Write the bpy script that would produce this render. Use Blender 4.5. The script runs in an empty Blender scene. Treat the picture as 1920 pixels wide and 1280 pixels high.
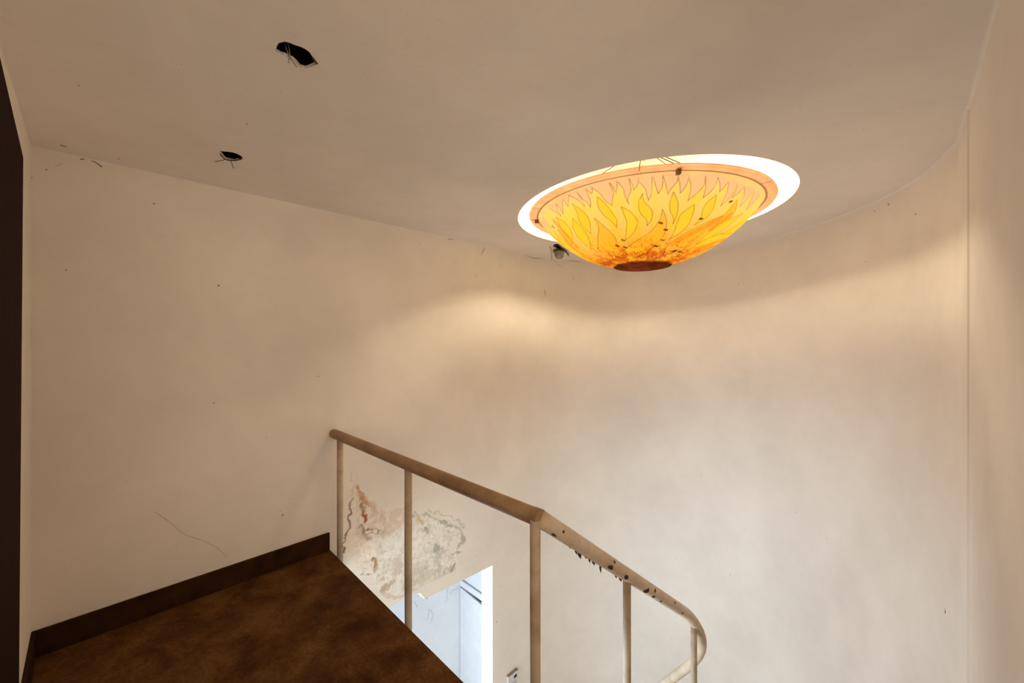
import bpy, bmesh, math, random
import numpy as np
from mathutils import Vector, Matrix
from mathutils.geometry import delaunay_2d_cdt

random.seed(7)
rng = np.random.default_rng(11)
scn = bpy.context.scene
COL = scn.collection

# ------------------------------------------------------------------ camera
CAM_Z = 1.60
FPX, HOR = 740.0, 635.0            # focal length and horizon, in pixels of a 1920 x 1280 frame
cd = bpy.data.cameras.new('camera')
cam = bpy.data.objects.new('camera', cd)
COL.objects.link(cam)
cam.location = (0, 0, CAM_Z)
cam.rotation_euler = (math.pi / 2, 0, 0)
cd.sensor_fit = 'HORIZONTAL'
cd.sensor_width = 36.0
cd.lens = FPX / 1920 * 36.0
cd.shift_y = (HOR - 640.0) / 1920.0
cd.clip_start = 0.02
scn.camera = cam

# ------------------------------------------------------------------ world, lights, exposure
w = bpy.data.worlds.new('world')
scn.world = w
w.use_nodes = True
w.node_tree.nodes['Background'].inputs[0].default_value = (0.75, 0.85, 1.0, 1)
w.node_tree.nodes['Background'].inputs[1].default_value = 0.3
scn.view_settings.view_transform = 'Standard'
scn.view_settings.look = 'None'
scn.view_settings.gamma = 1.0
scn.view_settings.use_curve_mapping = False
scn.view_settings.exposure = 0.37
scn.cycles.max_bounces = 9
scn.cycles.diffuse_bounces = 8

SKY_LAMP = 49.0                    # emission of the opal skylight disc above the bowl
SKY_COL = (1.0, 0.80, 0.57)


def NS(n, s, z=0.0):
    """local stair-hall frame (n across to the right wall, s along the walls) to world"""
    k = math.sqrt(0.5)
    return Vector((k * (n + s), k * (s - n), z))


def area(name, loc, aim, sx, sy, power, col):
    ld = bpy.data.lights.new(name, 'AREA')
    ld.shape = 'RECTANGLE'
    ld.size, ld.size_y, ld.energy, ld.color = sx, sy, power, col
    o = bpy.data.objects.new(name, ld)
    COL.objects.link(o)
    o.location = loc
    o.rotation_euler = (Vector(aim) - Vector(loc)).to_track_quat('-Z', 'Y').to_euler()
    return o


# daylight through the window of the lower hall, the window at the end of the passage; plus a made-up warm fill from the upper hall
area('daylight_lower_hall', NS(-2.2, -1.17, -1.25), NS(-2.2, 3, -1.25), 1.5, 1.5, 58, (0.74, 0.87, 1.0))
area('daylight_passage', NS(-3.49, 0.58, -1.6), NS(-3.49, 3, -1.6), 0.36, 1.9, 4, (0.62, 0.82, 1.0))
area('daylight_passage_side', NS(-3.72, 1.12, -1.72), NS(3, 1.12, -1.72), 0.72, 1.7, 32, (0.60, 0.80, 1.0))
area('daylight_lower_side', NS(-3.12, -0.30, -1.25), NS(3, -0.30, -1.25), 1.3, 1.5, 80, (0.72, 0.86, 1.0))
area('fill_upper_hall', NS(1.38, -0.40, 1.5), NS(-3, -0.40, 1.5), 1.2, 1.2, 24, (1.0, 0.83, 0.65))  # unseen warm fill, added to brighten the left wall

# ------------------------------------------------------------------ dimensions
ZC = CAM_Z + 0.965                 # ceiling
ZL = -2.80                         # lower floor
NL, NR = -3.10, 0.18               # left and right wall
S_EDGE = 1.14                      # landing edge
S_BACK = -0.305
COVE = 0.012


def pix(x, y):
    return Vector(((x - 960) / FPX, 1.0, (HOR - y) / FPX))


def on_z(x, y, z):
    d = pix(x, y)
    return Vector((0, 0, CAM_Z)) + d * ((z - CAM_Z) / d.z)


def on_n(x, y, n):                 # plane n = const
    d = pix(x, y)
    k = math.sqrt(0.5)
    return Vector((0, 0, CAM_Z)) + d * (n / (k * (d.x - d.y)))


def to_ns(p):
    k = math.sqrt(0.5)
    return k * (p.x - p.y), k * (p.x + p.y)


# ------------------------------------------------------------------ object helpers
def root_loc(o):
    while o is not None and o.parent is not None:
        o = o.parent
    return Vector(o.location) if o is not None else Vector((0, 0, 0))


def mesh(name, verts, faces, mat, parent=None, smooth=False, origin=None, kind=None):
    me = bpy.data.meshes.new(name)
    off = root_loc(parent) if parent is not None else Vector(origin or (0, 0, 0))
    if isinstance(verts, np.ndarray):
        verts = (verts - np.array(off)).tolist()
    else:
        verts = [tuple(Vector(v) - off) for v in verts]
    me.from_pydata(verts, [], faces)
    me.materials.append(mat)
    if smooth:
        me.polygons.foreach_set('use_smooth', [True] * len(me.polygons))
    me.update()
    o = bpy.data.objects.new(name, me)
    COL.objects.link(o)
    if parent is not None:
        o.parent = parent
    elif origin is not None:
        o.location = origin
    if kind:
        o['kind'] = kind
    return o


def thing(name, loc, label, cat, group=None, kind=None):
    o = bpy.data.objects.new(name, None)
    COL.objects.link(o)
    o.location = loc
    o.empty_display_size = 0.05
    tag(o, label, cat, group, kind)
    return o


def tag(o, label, cat=None, group=None, kind=None):
    o['label'] = label
    if cat:
        o['category'] = cat
    if group:
        o['group'] = group
    if kind:
        o['kind'] = kind
    return o


def tube(path, rad, seg=12, cap=True):
    """tube along a polyline with parallel-transported frames; rad a number or a list"""
    path = [Vector(p) for p in path]
    n = len(path)
    rads = rad if isinstance(rad, (list, tuple)) else [rad] * n
    tans = []
    for i in range(n):
        a = path[max(i - 1, 0)]
        b = path[min(i + 1, n - 1)]
        tans.append((b - a).normalized())
    up = Vector((0, 0, 1)) if abs(tans[0].z) < 0.9 else Vector((1, 0, 0))
    u = (up - tans[0] * up.dot(tans[0])).normalized()
    V, F = [], []
    for i in range(n):
        u = (u - tans[i] * u.dot(tans[i])).normalized()
        v = tans[i].cross(u)
        for k in range(seg):
            a = 2 * math.pi * k / seg
            V.append(path[i] + (u * math.cos(a) + v * math.sin(a)) * rads[i])
    for i in range(n - 1):
        for k in range(seg):
            k2 = (k + 1) % seg
            F.append((i * seg + k, i * seg + k2, (i + 1) * seg + k2, (i + 1) * seg + k))
    if cap:
        F.append(tuple(range(seg - 1, -1, -1)))
        F.append(tuple((n - 1) * seg + k for k in range(seg)))
    return V, F


def box_ns(n0, n1, s0, s1, z0, z1):
    c = [(n0, s0, z0), (n1, s0, z0), (n1, s1, z0), (n0, s1, z0), (n0, s0, z1), (n1, s0, z1), (n1, s1, z1), (n0, s1, z1)]
    V = [NS(*p) for p in c]
    F = [(0, 3, 2, 1), (4, 5, 6, 7), (0, 1, 5, 4), (1, 2, 6, 5), (2, 3, 7, 6), (3, 0, 4, 7)]
    return V, F


def bevel(o, wdt, seg=2):
    m = o.modifiers.new('bevel', 'BEVEL')
    m.width = wdt
    m.segments = seg
    m.limit_method = 'ANGLE'
    return o


def join(parts):
    V, F = [], []
    for v, f in parts:
        b = len(V)
        V += list(v)
        F += [tuple(i + b for i in q) for q in f]
    return V, F


def fill(loops):
    """triangulate a polygon (first loop) with holes (others); 2-D points in, (verts, tris) out"""
    vs, es = [], []
    for lp in loops:
        b = len(vs)
        vs += [Vector(p) for p in lp]
        m = len(lp)
        es += [(b + i, b + (i + 1) % m) for i in range(m)]
    v2, e2, f2, *_ = delaunay_2d_cdt(vs, es, [], 0, 1e-6)

    def inside(p, lp):
        c = False
        j = len(lp) - 1
        for i in range(len(lp)):
            xi, yi = lp[i]
            xj, yj = lp[j]
            if (yi > p[1]) != (yj > p[1]) and p[0] < (xj - xi) * (p[1] - yi) / (yj - yi) + xi:
                c = not c
            j = i
        return c
    tr = []
    for f in f2:
        c = [sum(v2[i][k] for i in f) / len(f) for k in (0, 1)]
        if inside(c, loops[0]) and not any(inside(c, h) for h in loops[1:]):
            tr.append(tuple(f))
    return v2, tr


def catmull(pts, per=8):
    out = []
    P = [Vector(p) for p in pts]
    for i in range(len(P) - 1):
        p0 = P[max(i - 1, 0)]
        p1, p2 = P[i], P[i + 1]
        p3 = P[min(i + 2, len(P) - 1)]
        for k in range(per):
            t = k / per
            out.append(0.5 * ((2 * p1) + (p2 - p0) * t + (2 * p0 - 5 * p1 + 4 * p2 - p3) * t * t + (3 * p1 - p0 - 3 * p2 + p3) * t ** 3))
    out.append(P[-1])
    return out


def vnoise(x, y, seed=0):
    """value noise on numpy arrays, 0..1"""
    xi, yi = np.floor(x).astype(int), np.floor(y).astype(int)
    xf, yf = x - xi, y - yi

    def h(a, b):
        v = np.sin(a * 127.1 + b * 311.7 + seed * 74.7) * 43758.5453
        return v - np.floor(v)
    u, v = xf * xf * (3 - 2 * xf), yf * yf * (3 - 2 * yf)
    return (h(xi, yi) * (1 - u) + h(xi + 1, yi) * u) * (1 - v) + (h(xi, yi + 1) * (1 - u) + h(xi + 1, yi + 1) * u) * v


def fbm(x, y, seed=0, octv=4):
    t, a, s = 0, 0.5, 0
    for o in range(octv):
        t = t + a * vnoise(x * 2 ** o, y * 2 ** o, seed + o * 13)
        s += a
        a *= 0.5
    return t / s


def lin(r, g, b):
    f = lambda c: (c / 255 / 12.92) if c / 255 <= 0.04045 else ((c / 255 + 0.055) / 1.055) ** 2.4
    return (f(r), f(g), f(b))


# ------------------------------------------------------------------ materials
class NT:
    def __init__(self, name):
        self.m = bpy.data.materials.new(name)
        self.m.use_nodes = True
        self.t = self.m.node_tree
        self.n = self.t.nodes
        self.b = self.n['Principled BSDF']
        self.out = self.n['Material Output']
        self.pos = self.n.new('ShaderNodeNewGeometry').outputs['Position']

    def link(self, a, b):
        self.t.links.new(a, b)

    def noise(self, scale, detail=4, rough=0.55, vec=None, dist=0.0):
        k = self.n.new('ShaderNodeTexNoise')
        k.inputs['Scale'].default_value = scale
        k.inputs['Detail'].default_value = detail
        k.inputs['Roughness'].default_value = rough
        k.inputs['Distortion'].default_value = dist
        self.link(vec or self.pos, k.inputs['Vector'])
        return k.outputs['Fac']

    def ramp(self, fac, stops):
        k = self.n.new('ShaderNodeValToRGB')
        e = k.color_ramp.elements
        while len(e) < len(stops):
            e.new(0.5)
        for q, (p, c) in zip(e, stops):
            q.position = p
            q.color = (*c, 1) if len(c) == 3 else c
        self.link(fac, k.inputs[0])
        return k.outputs[0]

    def mix(self, fac, a, b, mode='MIX'):
        k = self.n.new('ShaderNodeMix')
        k.data_type = 'RGBA'
        k.blend_type = mode
        for v, i in ((fac, 0), (a, 6), (b, 7)):
            if isinstance(v, (int, float)):
                k.inputs[i].default_value = v
            elif isinstance(v, tuple):
                k.inputs[i].default_value = (*v, 1)
            else:
                self.link(v, k.inputs[i])
        return k.outputs[2]

    def bump(self, height, strength, dist=0.01):
        k = self.n.new('ShaderNodeBump')
        k.inputs['Strength'].default_value = strength
        k.inputs['Distance'].default_value = dist
        self.link(height, k.inputs['Height'])
        self.link(k.outputs[0], self.b.inputs['Normal'])

    def done(self, col, rough=0.7, spec=0.3):
        if isinstance(col, tuple):
            self.b.inputs['Base Color'].default_value = (*col, 1)
        else:
            self.link(col, self.b.inputs['Base Color'])
        self.b.inputs['Roughness'].default_value = rough
        self.b.inputs['Specular IOR Level'].default_value = spec
        return self.m


def plaster(name, base, paint=False):
    k = NT(name)
    b = np.array(base)
    big = k.noise(1.1, 4, 0.65)
    c = k.ramp(big, [(0.3, tuple(b * 0.91)), (0.7, tuple(np.minimum(b * 1.06, 0.92)))])
    blot = k.ramp(k.noise(3.7, 4, 0.7), [(0.62, (0, 0, 0)), (0.82, (1, 1, 1))])
    c = k.mix(k.mix(0.22, (0, 0, 0), blot), c, tuple(b * np.array((0.86, 0.80, 0.70))))
    grime = k.ramp(k.noise(26, 4, 0.75), [(0.60, (0, 0, 0)), (0.78, (1, 1, 1))])
    c = k.mix(k.mix(0.20, (0, 0, 0), grime), c, tuple(b * np.array((0.62, 0.55, 0.45))))
    if paint:
        a = k.n.new('ShaderNodeAttribute')
        a.attribute_name = 'paint'
        c = k.mix(a.outputs['Alpha'], c, a.outputs['Color'])
    k.bump(k.noise(110, 2, 0.65), 0.30, 0.004)
    return k.done(c, 0.85, 0.15)


M = {}
M['wall'] = plaster('wall_plaster', (0.845, 0.784, 0.703))
M['stained'] = plaster('stained_plaster', (0.845, 0.784, 0.703), paint=True)
M['ceiling'] = plaster('ceiling_plaster', (0.83, 0.764, 0.683))
M['white_wall'] = plaster('white_plaster', (0.80, 0.84, 0.90))


def simple(name, col, rough=0.6, spec=0.3, var=0.12, scale=8.0, bump=0.1, bs=60):
    k = NT(name)
    b = np.array(col)
    c = k.ramp(k.noise(scale, 5), [(0.3, tuple(b * (1 - var))), (0.7, tuple(np.minimum(b * (1 + var), 0.95)))])
    if bump:
        k.bump(k.noise(bs, 4), bump, 0.003)
    return k.done(c, rough, spec)


M['drum'] = simple('drum_white', (0.74, 0.68, 0.56), 0.8, 0.1, 0.02)
M['white_paint'] = simple('white_paint', (0.66, 0.65, 0.66), 0.5, 0.3, 0.06)
M['broken'] = simple('broken_plaster', (0.60, 0.53, 0.44), 0.9, 0.1, 0.25, 60, 0.5, 150)
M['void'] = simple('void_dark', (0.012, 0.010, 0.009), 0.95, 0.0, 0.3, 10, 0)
M['wire'] = simple('wire_brown', (0.10, 0.055, 0.025), 0.5, 0.3, 0.2)
M['cable'] = simple('wire_light', (0.34, 0.24, 0.16), 0.5, 0.3, 0.2)
M['steel'] = simple('steel_wire', (0.04, 0.025, 0.018), 1.0, 0.0, 0.1, 8, 0)
M['crack'] = simple('crack_dark', (0.22, 0.165, 0.115), 0.95, 0.0, 0.4, 30, 0)
M['crack_soft'] = simple('crack_soft', (0.60, 0.52, 0.43), 0.95, 0.0, 0.2, 30, 0)
M['speck'] = simple('speck_dark', (0.13, 0.095, 0.065), 0.9, 0.05, 0.3, 30, 0)
M['clip'] = simple('clip_brass', (0.22, 0.11, 0.045), 0.45, 0.4, 0.15)
M['can'] = simple('lamp_can_grey', (0.30, 0.26, 0.20), 0.6, 0.3, 0.45, 30)
M['black'] = simple('black_plastic', (0.012, 0.011, 0.010), 0.5, 0.3, 0.2)
M['plastic'] = simple('white_plastic', (0.70, 0.69, 0.68), 0.45, 0.4, 0.03)
M['hairline'] = simple('hairline_grey', (0.45, 0.46, 0.50), 0.9, 0.0, 0.1)
M['ink'] = simple('grey_ink', (0.25, 0.25, 0.27), 0.6, 0.2, 0.05)
M['concrete'] = simple('stair_stone', (0.62, 0.56, 0.48), 0.6, 0.3, 0.2, 5)
M['flake'] = simple('paint_flake', (0.055, 0.032, 0.018), 0.7, 0.2, 0.4, 60)
M['bulb'] = simple('bulb_frosted', (0.34, 0.26, 0.18), 0.9, 0.0, 0.05)
M['socket'] = simple('socket_peach', (0.20, 0.10, 0.05), 0.9, 0.0, 0.1)

k = NT('dark_door_wood')
mp = k.n.new('ShaderNodeMapping')
mp.inputs['Scale'].default_value = (22, 22, 1.2)
k.link(k.pos, mp.inputs['Vector'])
M['door'] = k.done(k.ramp(k.noise(1.6, 6, 0.6, mp.outputs[0]), [(0.3, (0.008, 0.0012, 0.0006)), (0.7, (0.022, 0.0035, 0.0015))]), 0.8, 0.04)

# dark stone landing floor, dusty and worn
k = NT('landing_floor_stone')
c = k.ramp(k.noise(4.2, 9, 0.66, dist=0.3), [(0.30, (0.0466, 0.0134, 0.0027)), (0.5, (0.1111, 0.0466, 0.0107)), (0.72, (0.1882, 0.0932, 0.0305))])
dust = k.ramp(k.noise(9.5, 8, 0.72, dist=1.6), [(0.60, (0, 0, 0)), (0.80, (1, 1, 1))])
fine = k.ramp(k.noise(60, 6, 0.8), [(0.42, (0.72, 0.70, 0.68)), (0.62, (1.18, 1.18, 1.18))])
c = k.mix(1.0, c, fine, 'MULTIPLY')
c = k.mix(k.mix(0.35, (0, 0, 0), dust), c, (0.17, 0.105, 0.055))
dark = k.ramp(k.noise(5.0, 6, 0.65, dist=0.6), [(0.28, (1, 1, 1)), (0.42, (0, 0, 0))])
c = k.mix(k.mix(0.6, (0, 0, 0), dark), c, (0.016, 0.004, 0.001))
k.bump(k.noise(34, 6, 0.7), 0.35, 0.006)
M['floor'] = k.done(c, 0.75, 0.12)

k = NT('skirting_stone')
c = k.ramp(k.noise(6, 7, 0.65), [(0.3, (0.018, 0.005, 0.001)), (0.7, (0.055, 0.020, 0.005))])
k.bump(k.noise(40, 6, 0.7), 0.3, 0.005)
M['skirting'] = k.done(c, 0.75, 0.1)

# dirty cream enamel, darkened as the shaded copy for the level tube
k = NT('shaded_railing_enamel')
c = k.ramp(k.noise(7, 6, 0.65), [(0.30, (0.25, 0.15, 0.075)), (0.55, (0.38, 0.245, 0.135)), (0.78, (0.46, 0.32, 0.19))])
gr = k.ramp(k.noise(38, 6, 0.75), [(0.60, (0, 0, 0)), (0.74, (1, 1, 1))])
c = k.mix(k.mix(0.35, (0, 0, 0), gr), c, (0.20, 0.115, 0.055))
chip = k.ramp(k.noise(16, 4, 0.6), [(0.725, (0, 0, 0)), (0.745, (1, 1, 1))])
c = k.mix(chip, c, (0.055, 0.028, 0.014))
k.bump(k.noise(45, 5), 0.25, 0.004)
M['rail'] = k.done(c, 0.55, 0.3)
# lit copy of that enamel for the sloping tube, paint flaking off
k = NT('lit_railing_enamel')
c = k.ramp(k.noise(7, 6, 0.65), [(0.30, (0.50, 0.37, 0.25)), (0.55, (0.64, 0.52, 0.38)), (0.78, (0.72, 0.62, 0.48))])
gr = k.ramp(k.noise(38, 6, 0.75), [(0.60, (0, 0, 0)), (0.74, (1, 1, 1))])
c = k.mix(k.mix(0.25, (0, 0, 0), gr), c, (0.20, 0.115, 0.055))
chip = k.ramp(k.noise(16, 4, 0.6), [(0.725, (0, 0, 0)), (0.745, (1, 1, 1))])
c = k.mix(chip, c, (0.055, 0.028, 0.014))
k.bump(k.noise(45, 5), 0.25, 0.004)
M['rail_lit'] = k.done(c, 0.55, 0.3)
k = NT('post_enamel')
c = k.ramp(k.noise(6, 6, 0.65), [(0.30, (0.36, 0.25, 0.155)), (0.6, (0.54, 0.43, 0.31))])
chip = k.ramp(k.noise(15, 4, 0.6), [(0.735, (0, 0, 0)), (0.75, (1, 1, 1))])
c = k.mix(chip, c, (0.06, 0.03, 0.015))
k.bump(k.noise(60, 5), 0.15, 0.003)
M['post'] = k.done(c, 0.55, 0.3)

# opal skylight: the lit pane in the drum
k = NT('skylight_opal')
em = k.n.new('ShaderNodeEmission')
em.inputs[0].default_value = (*SKY_COL, 1)
em.inputs[1].default_value = SKY_LAMP
k.link(em.outputs[0], k.out.inputs['Surface'])
M['sky'] = k.m

# painted translucent bowl, colour from the painted flames
def translucent(name, colsock_fn, wt, tt=0.315, dd=0.6):
    k = NT(name)
    c = colsock_fn(k)
    tr = k.n.new('ShaderNodeBsdfTranslucent')
    di = k.n.new('ShaderNodeBsdfDiffuse')
    mx = k.n.new('ShaderNodeMixShader')
    mx.inputs[0].default_value = wt
    k.link(k.mix(1.0, c, (tt, tt, tt), 'MULTIPLY'), tr.inputs[0])
    k.link(k.mix(1.0, c, (dd, dd, dd), 'MULTIPLY'), di.inputs[0])
    k.link(di.outputs[0], mx.inputs[1])
    k.link(tr.outputs[0], mx.inputs[2])
    k.link(mx.outputs[0], k.out.inputs['Surface'])
    return k.m


def bowl_col(k):
    a = k.n.new('ShaderNodeAttribute')
    a.attribute_name = 'paint'
    return a.outputs['Color']


M['bowl'] = translucent('painted_bowl_glass', bowl_col, 0.62)
M['flange'] = translucent('wood_rim', lambda k: k.ramp(k.noise(9, 6, 0.6), [(0.3, (0.55, 0.32, 0.17)), (0.7, (0.70, 0.45, 0.27))]), 0.6, 0.55, 0.8)

# ------------------------------------------------------------------ structure
# outline of the apse in the (n, s) frame
APSE = catmull([(NL, 2.90), (-3.09, 3.32), (-3.01, 3.75), (-2.80, 4.14), (-2.45, 4.43), (-2.0, 4.58), (-1.53, 4.60),
                (-1.05, 4.48), (-0.60, 4.22), (-0.20, 3.83), (0.06, 3.38), (NR, 2.90)], 8)
APSE = [tuple(p) for p in APSE]


def cove(line, inward):
    """quarter-round between wall top and ceiling along a line of (n,s); inward gives the unit direction into the room"""
    V, F = [], []
    m = 5
    for (n, s), (dn, ds) in zip(line, inward):
        for j in range(m + 1):
            a = math.pi / 2 * j / m
            o = COVE * (1 - math.cos(a))
            V.append(NS(n + dn * o, s + ds * o, ZC - COVE + COVE * math.sin(a)))
    for i in range(len(line) - 1):
        for j in range(m):
            F.append((i * (m + 1) + j, i * (m + 1) + j + 1, (i + 1) * (m + 1) + j + 1, (i + 1) * (m + 1) + j))
    return V, F


# left wall with the broken doorway into the passage on the lower level
jag = [(0.95, -0.665)]
for i in range(1, 17):
    jag.append((0.95 + 0.96 * i / 17, -0.672 + random.uniform(-0.012, 0.010)))
jag += [(1.915, -0.684), (1.935, -0.70), (1.95, -0.728), (1.962, -0.735), (1.975, -0.765), (2.20, -0.775), (2.5, -0.786), (2.81, -0.797)]
out = [(-1.2, ZL), (0.95, ZL)] + jag + [(2.81, ZL), (2.9, ZL), (2.9, ZC - COVE), (S_BACK, ZC - COVE), (S_BACK, -0.2), (-1.2, -0.2)]
v2, tr = fill([out, [(-1.0, -2.05), (0.4, -2.05), (0.4, -0.45), (-1.0, -0.45)]])
V = [NS(NL, p[0], p[1]) for p in v2]
rev_in = [(0.95, ZL)] + jag + [(2.81, ZL)]
b = len(V)
V += [NS(NL, p[0], p[1]) for p in rev_in] + [NS(NL - 0.18, p[0], p[1] + (0 if 0.96 < p[0] < 2.8 else 0)) for p in rev_in]
m = len(rev_in)
F = list(tr) + [(b + i, b + i + 1, b + m + i + 1, b + m + i) for i in range(m - 1)]
c = cove([(NL, S_BACK), (NL, 2.9)], [(1, 0), (1, 0)])
V, F = join([(V, F), c])
wall_left = tag(mesh('wall_left', V, F, M['wall']), 'long cream plaster wall along the left of the landing', 'wall', kind='structure')

# curved end wall
V, F = [], []
nrm = []
for i, p in enumerate(APSE):
    a = Vector(APSE[max(i - 1, 0)])
    c2 = Vector(APSE[min(i + 1, len(APSE) - 1)])
    t = (c2 - a).normalized()
    nrm.append((t.y, -t.x))
zs = list(np.linspace(ZL, ZC - COVE, 9))
for p in APSE:
    for z in zs:
        V.append(NS(p[0], p[1], z))
for i in range(len(APSE) - 1):
    for j in range(len(zs) - 1):
        q = len(zs)
        F.append((i * q + j, i * q + j + 1, (i + 1) * q + j + 1, (i + 1) * q + j))
c = cove(APSE, nrm)
b = len(V)
V, F = join([(V, F), c])
wall_apse = tag(mesh('wall_curved', V, F, M['wall'], smooth=True), 'tall curved cream plaster wall wrapping round the stairwell', 'wall', kind='structure')

# right wall: straight, with the small plaster step where the apse starts
line = [(NR, 2.90), (NR, 2.53), (NR + 0.006, 2.525), (NR + 0.006, 0.7)]
V, F = [], []
for p in line:
    V += [NS(*p, ZL), NS(*p, ZC - COVE)]
F = [(2 * i, 2 * i + 1, 2 * i + 3, 2 * i + 2) for i in range(len(line) - 1)]
c = cove(line, [(-1, 0)] * len(line))
V, F = join([(V, F), c, ([NS(NR + 0.006, 0.7, ZL), NS(NR + 0.006, 0.7, ZC), NS(1.4, 0.7, ZC), NS(1.4, 0.7, ZL)], [(0, 1, 2, 3)])])
wall_right = tag(mesh('wall_right', V, F, M['wall']), 'cream plaster wall at the right edge of the stairwell', 'wall', kind='structure')

# back wall beside the camera, with the dark door, and the upper hall behind
BA, BB = (NL, S_BACK), (-0.66, -0.225)
V, F = [], []
def quadwall(p, q, z0, z1):
    return [NS(*p, z0), NS(*p, z1), NS(*q, z1), NS(*q, z0)], [(0, 1, 2, 3)]
V, F = join([quadwall(BA, BB, -0.2, ZC), quadwall(BB, (-0.66, -2.0), 0, ZC),
             quadwall((-0.66, -2.0), (1.4, -2.0), 0, ZC)])
wall_back = tag(mesh('wall_back', V, F, M['wall']), 'short return wall at the far left edge beside the dark door', 'wall', kind='structure')
# upper hall end wall with the opening of the added window
v2, tr = fill([[(-2.0, 0), (0.7, 0), (0.7, ZC), (-2.0, ZC)], [(-1.0, 0.9), (0.2, 0.9), (0.2, 2.1), (-1.0, 2.1)]])
tag(mesh('wall_hall', [NS(1.4, p[0], p[1]) for p in v2], tr, M['wall']), 'plaster wall of the upper hall holding the added window', 'wall', kind='structure')


def window(name, n0, n1, s, z0, z1, label):
    t = thing(name, NS((n0 + n1) / 2, s, z0), label, 'window', kind='structure')
    fr = [box_ns(n0, n0 + 0.05, s - 0.05, s, z0, z1), box_ns(n1 - 0.05, n1, s - 0.05, s, z0, z1),
          box_ns(n0, n1, s - 0.05, s, z0, z0 + 0.05), box_ns(n0, n1, s - 0.05, s, z1 - 0.05, z1),
          box_ns((n0 + n1) / 2 - 0.025, (n0 + n1) / 2 + 0.025, s - 0.05, s, z0, z1)]
    mesh('window_frame', *join(fr), M['white_paint'], t)
    return t


t = thing('added_window_1', NS(1.43, -0.4, 0.9), 'added unseen white framed window for the fill light behind the viewer', 'window', kind='structure')  # made-up window framing the upper fill light
mesh('window_frame', *join([box_ns(1.41, 1.46, -1.0, -0.95, 0.9, 2.1), box_ns(1.41, 1.46, 0.15, 0.2, 0.9, 2.1), box_ns(1.41, 1.46, -0.425, -0.375, 0.9, 2.1),
                            box_ns(1.41, 1.46, -1.0, 0.2, 0.9, 0.95), box_ns(1.41, 1.46, -1.0, 0.2, 2.05, 2.1)]), M['white_paint'], t)

# lower hall: back wall with window
v2, tr = fill([[(NL, ZL), (NR + 0.006, ZL), (NR + 0.006, -0.2), (NL, -0.2)], [(-3.0, -2.05), (-1.4, -2.05), (-1.4, -0.45), (-3.0, -0.45)]])
V, F = join([([NS(p[0], -1.2, p[1]) for p in v2], tr), quadwall((NR + 0.006, -1.2), (NR + 0.006, 0.7), ZL, -0.2)])
tag(mesh('wall_lower', V, F, M['wall']), 'plaster wall of the lower hall under the landing', 'wall', kind='structure')
window('window_2', -3.0, -1.4, -1.26, -2.05, -0.45, 'white framed window of the lower hall under the landing')

t = thing('window_4', NS(-3.17, -0.3, -2.05), 'white framed window in the left wall of the lower hall', 'window', kind='structure')
mesh('window_frame', *join([box_ns(-3.20, -3.14, -1.0, -0.95, -2.05, -0.45), box_ns(-3.20, -3.14, 0.35, 0.4, -2.05, -0.45), box_ns(-3.20, -3.14, -0.325, -0.275, -2.05, -0.45),
                            box_ns(-3.20, -3.14, -1.0, 0.4, -2.05, -2.0), box_ns(-3.20, -3.14, -1.0, 0.4, -0.5, -0.45)]), M['white_paint'], t)

# lower floor
fl = [(-3.9, -1.2), (2.0, -1.2), (2.0, 5.0), (-3.9, 5.0)]
V = [NS(*p, ZL) for p in fl] + [NS(*p, ZL - 0.1) for p in fl]
tag(mesh('floor_lower', V, [(0, 1, 2, 3), (7, 6, 5, 4), (0, 4, 5, 1), (1, 5, 6, 2), (2, 6, 7, 3), (3, 7, 4, 0)], M['concrete']),
    'brown stone floor of the lower hall', 'floor', kind='structure')

# landing slab
lo = [(NL, S_BACK), (NL, S_EDGE), (NR + 0.006, S_EDGE), (NR + 0.006, 0.7), (1.4, 0.7), (1.4, -2.0), (-0.66, -2.0), (-0.66, -1.25), (NL, -1.25)]
v2, tr = fill([lo])
m = len(v2)
V = [NS(p[0], p[1], 0) for p in v2] + [NS(p[0], p[1], -0.2) for p in v2]
F = [t for t in tr] + [tuple(i + m for i in t[::-1]) for t in tr]
ml = len(lo)
F += [(i, (i + 1) % ml, (i + 1) % ml + m, i + m) for i in range(ml)]
floor = tag(mesh('floor', V, F, M['floor']), 'dark brown worn stone floor of the landing', 'floor', kind='structure')

# dark stone skirting on the landing
V, F = box_ns(NL, NL + 0.016, S_BACK, S_EDGE - 0.003, 0.001, 0.135)
tag(bevel(mesh('baseboard_left', V, F, M['skirting']), 0.004), 'dark stone skirting along the left wall of the landing', 'baseboard', kind='structure')
p, q = Vector(BA), Vector(BB)
d = (q - p).normalized()
nn = Vector((-d.y, d.x))
a0, a1 = p + d * 0.016, p + d * 1.30
V = [NS(*x, z) for z in (0.001, 0.135) for x in (a0, a1, a1 + nn * 0.016, a0 + nn * 0.016)]
tag(bevel(mesh('baseboard_back', V, [(0, 3, 2, 1), (4, 5, 6, 7), (0, 1, 5, 4), (1, 2, 6, 5), (2, 3, 7, 6), (3, 0, 4, 7)], M['skirting']), 0.004),
    'short dark skirting under the return wall at the left edge', 'baseboard', kind='structure')

# ceiling with the drum opening and the broken spot holes
DC = Vector((0.995, 3.065))        # axis of drum and bowl
DR = 0.972


def ell(ang, R, e=0.048):          # slightly oval opening
    r = R * (1 + e * math.cos(2 * (ang - math.radians(117))))
    return (DC.x + r * math.cos(ang), DC.y + r * math.sin(ang))


ND = 128
drum_ring = [ell(2 * math.pi * i / ND, DR) for i in range(ND)]


def hole_px(pts, ox, oy, sc):
    P = []
    for u, v in pts:
        q = on_z(ox + u / sc, oy + v / sc, ZC)
        P.append((q.x, q.y))
    return P


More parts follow.
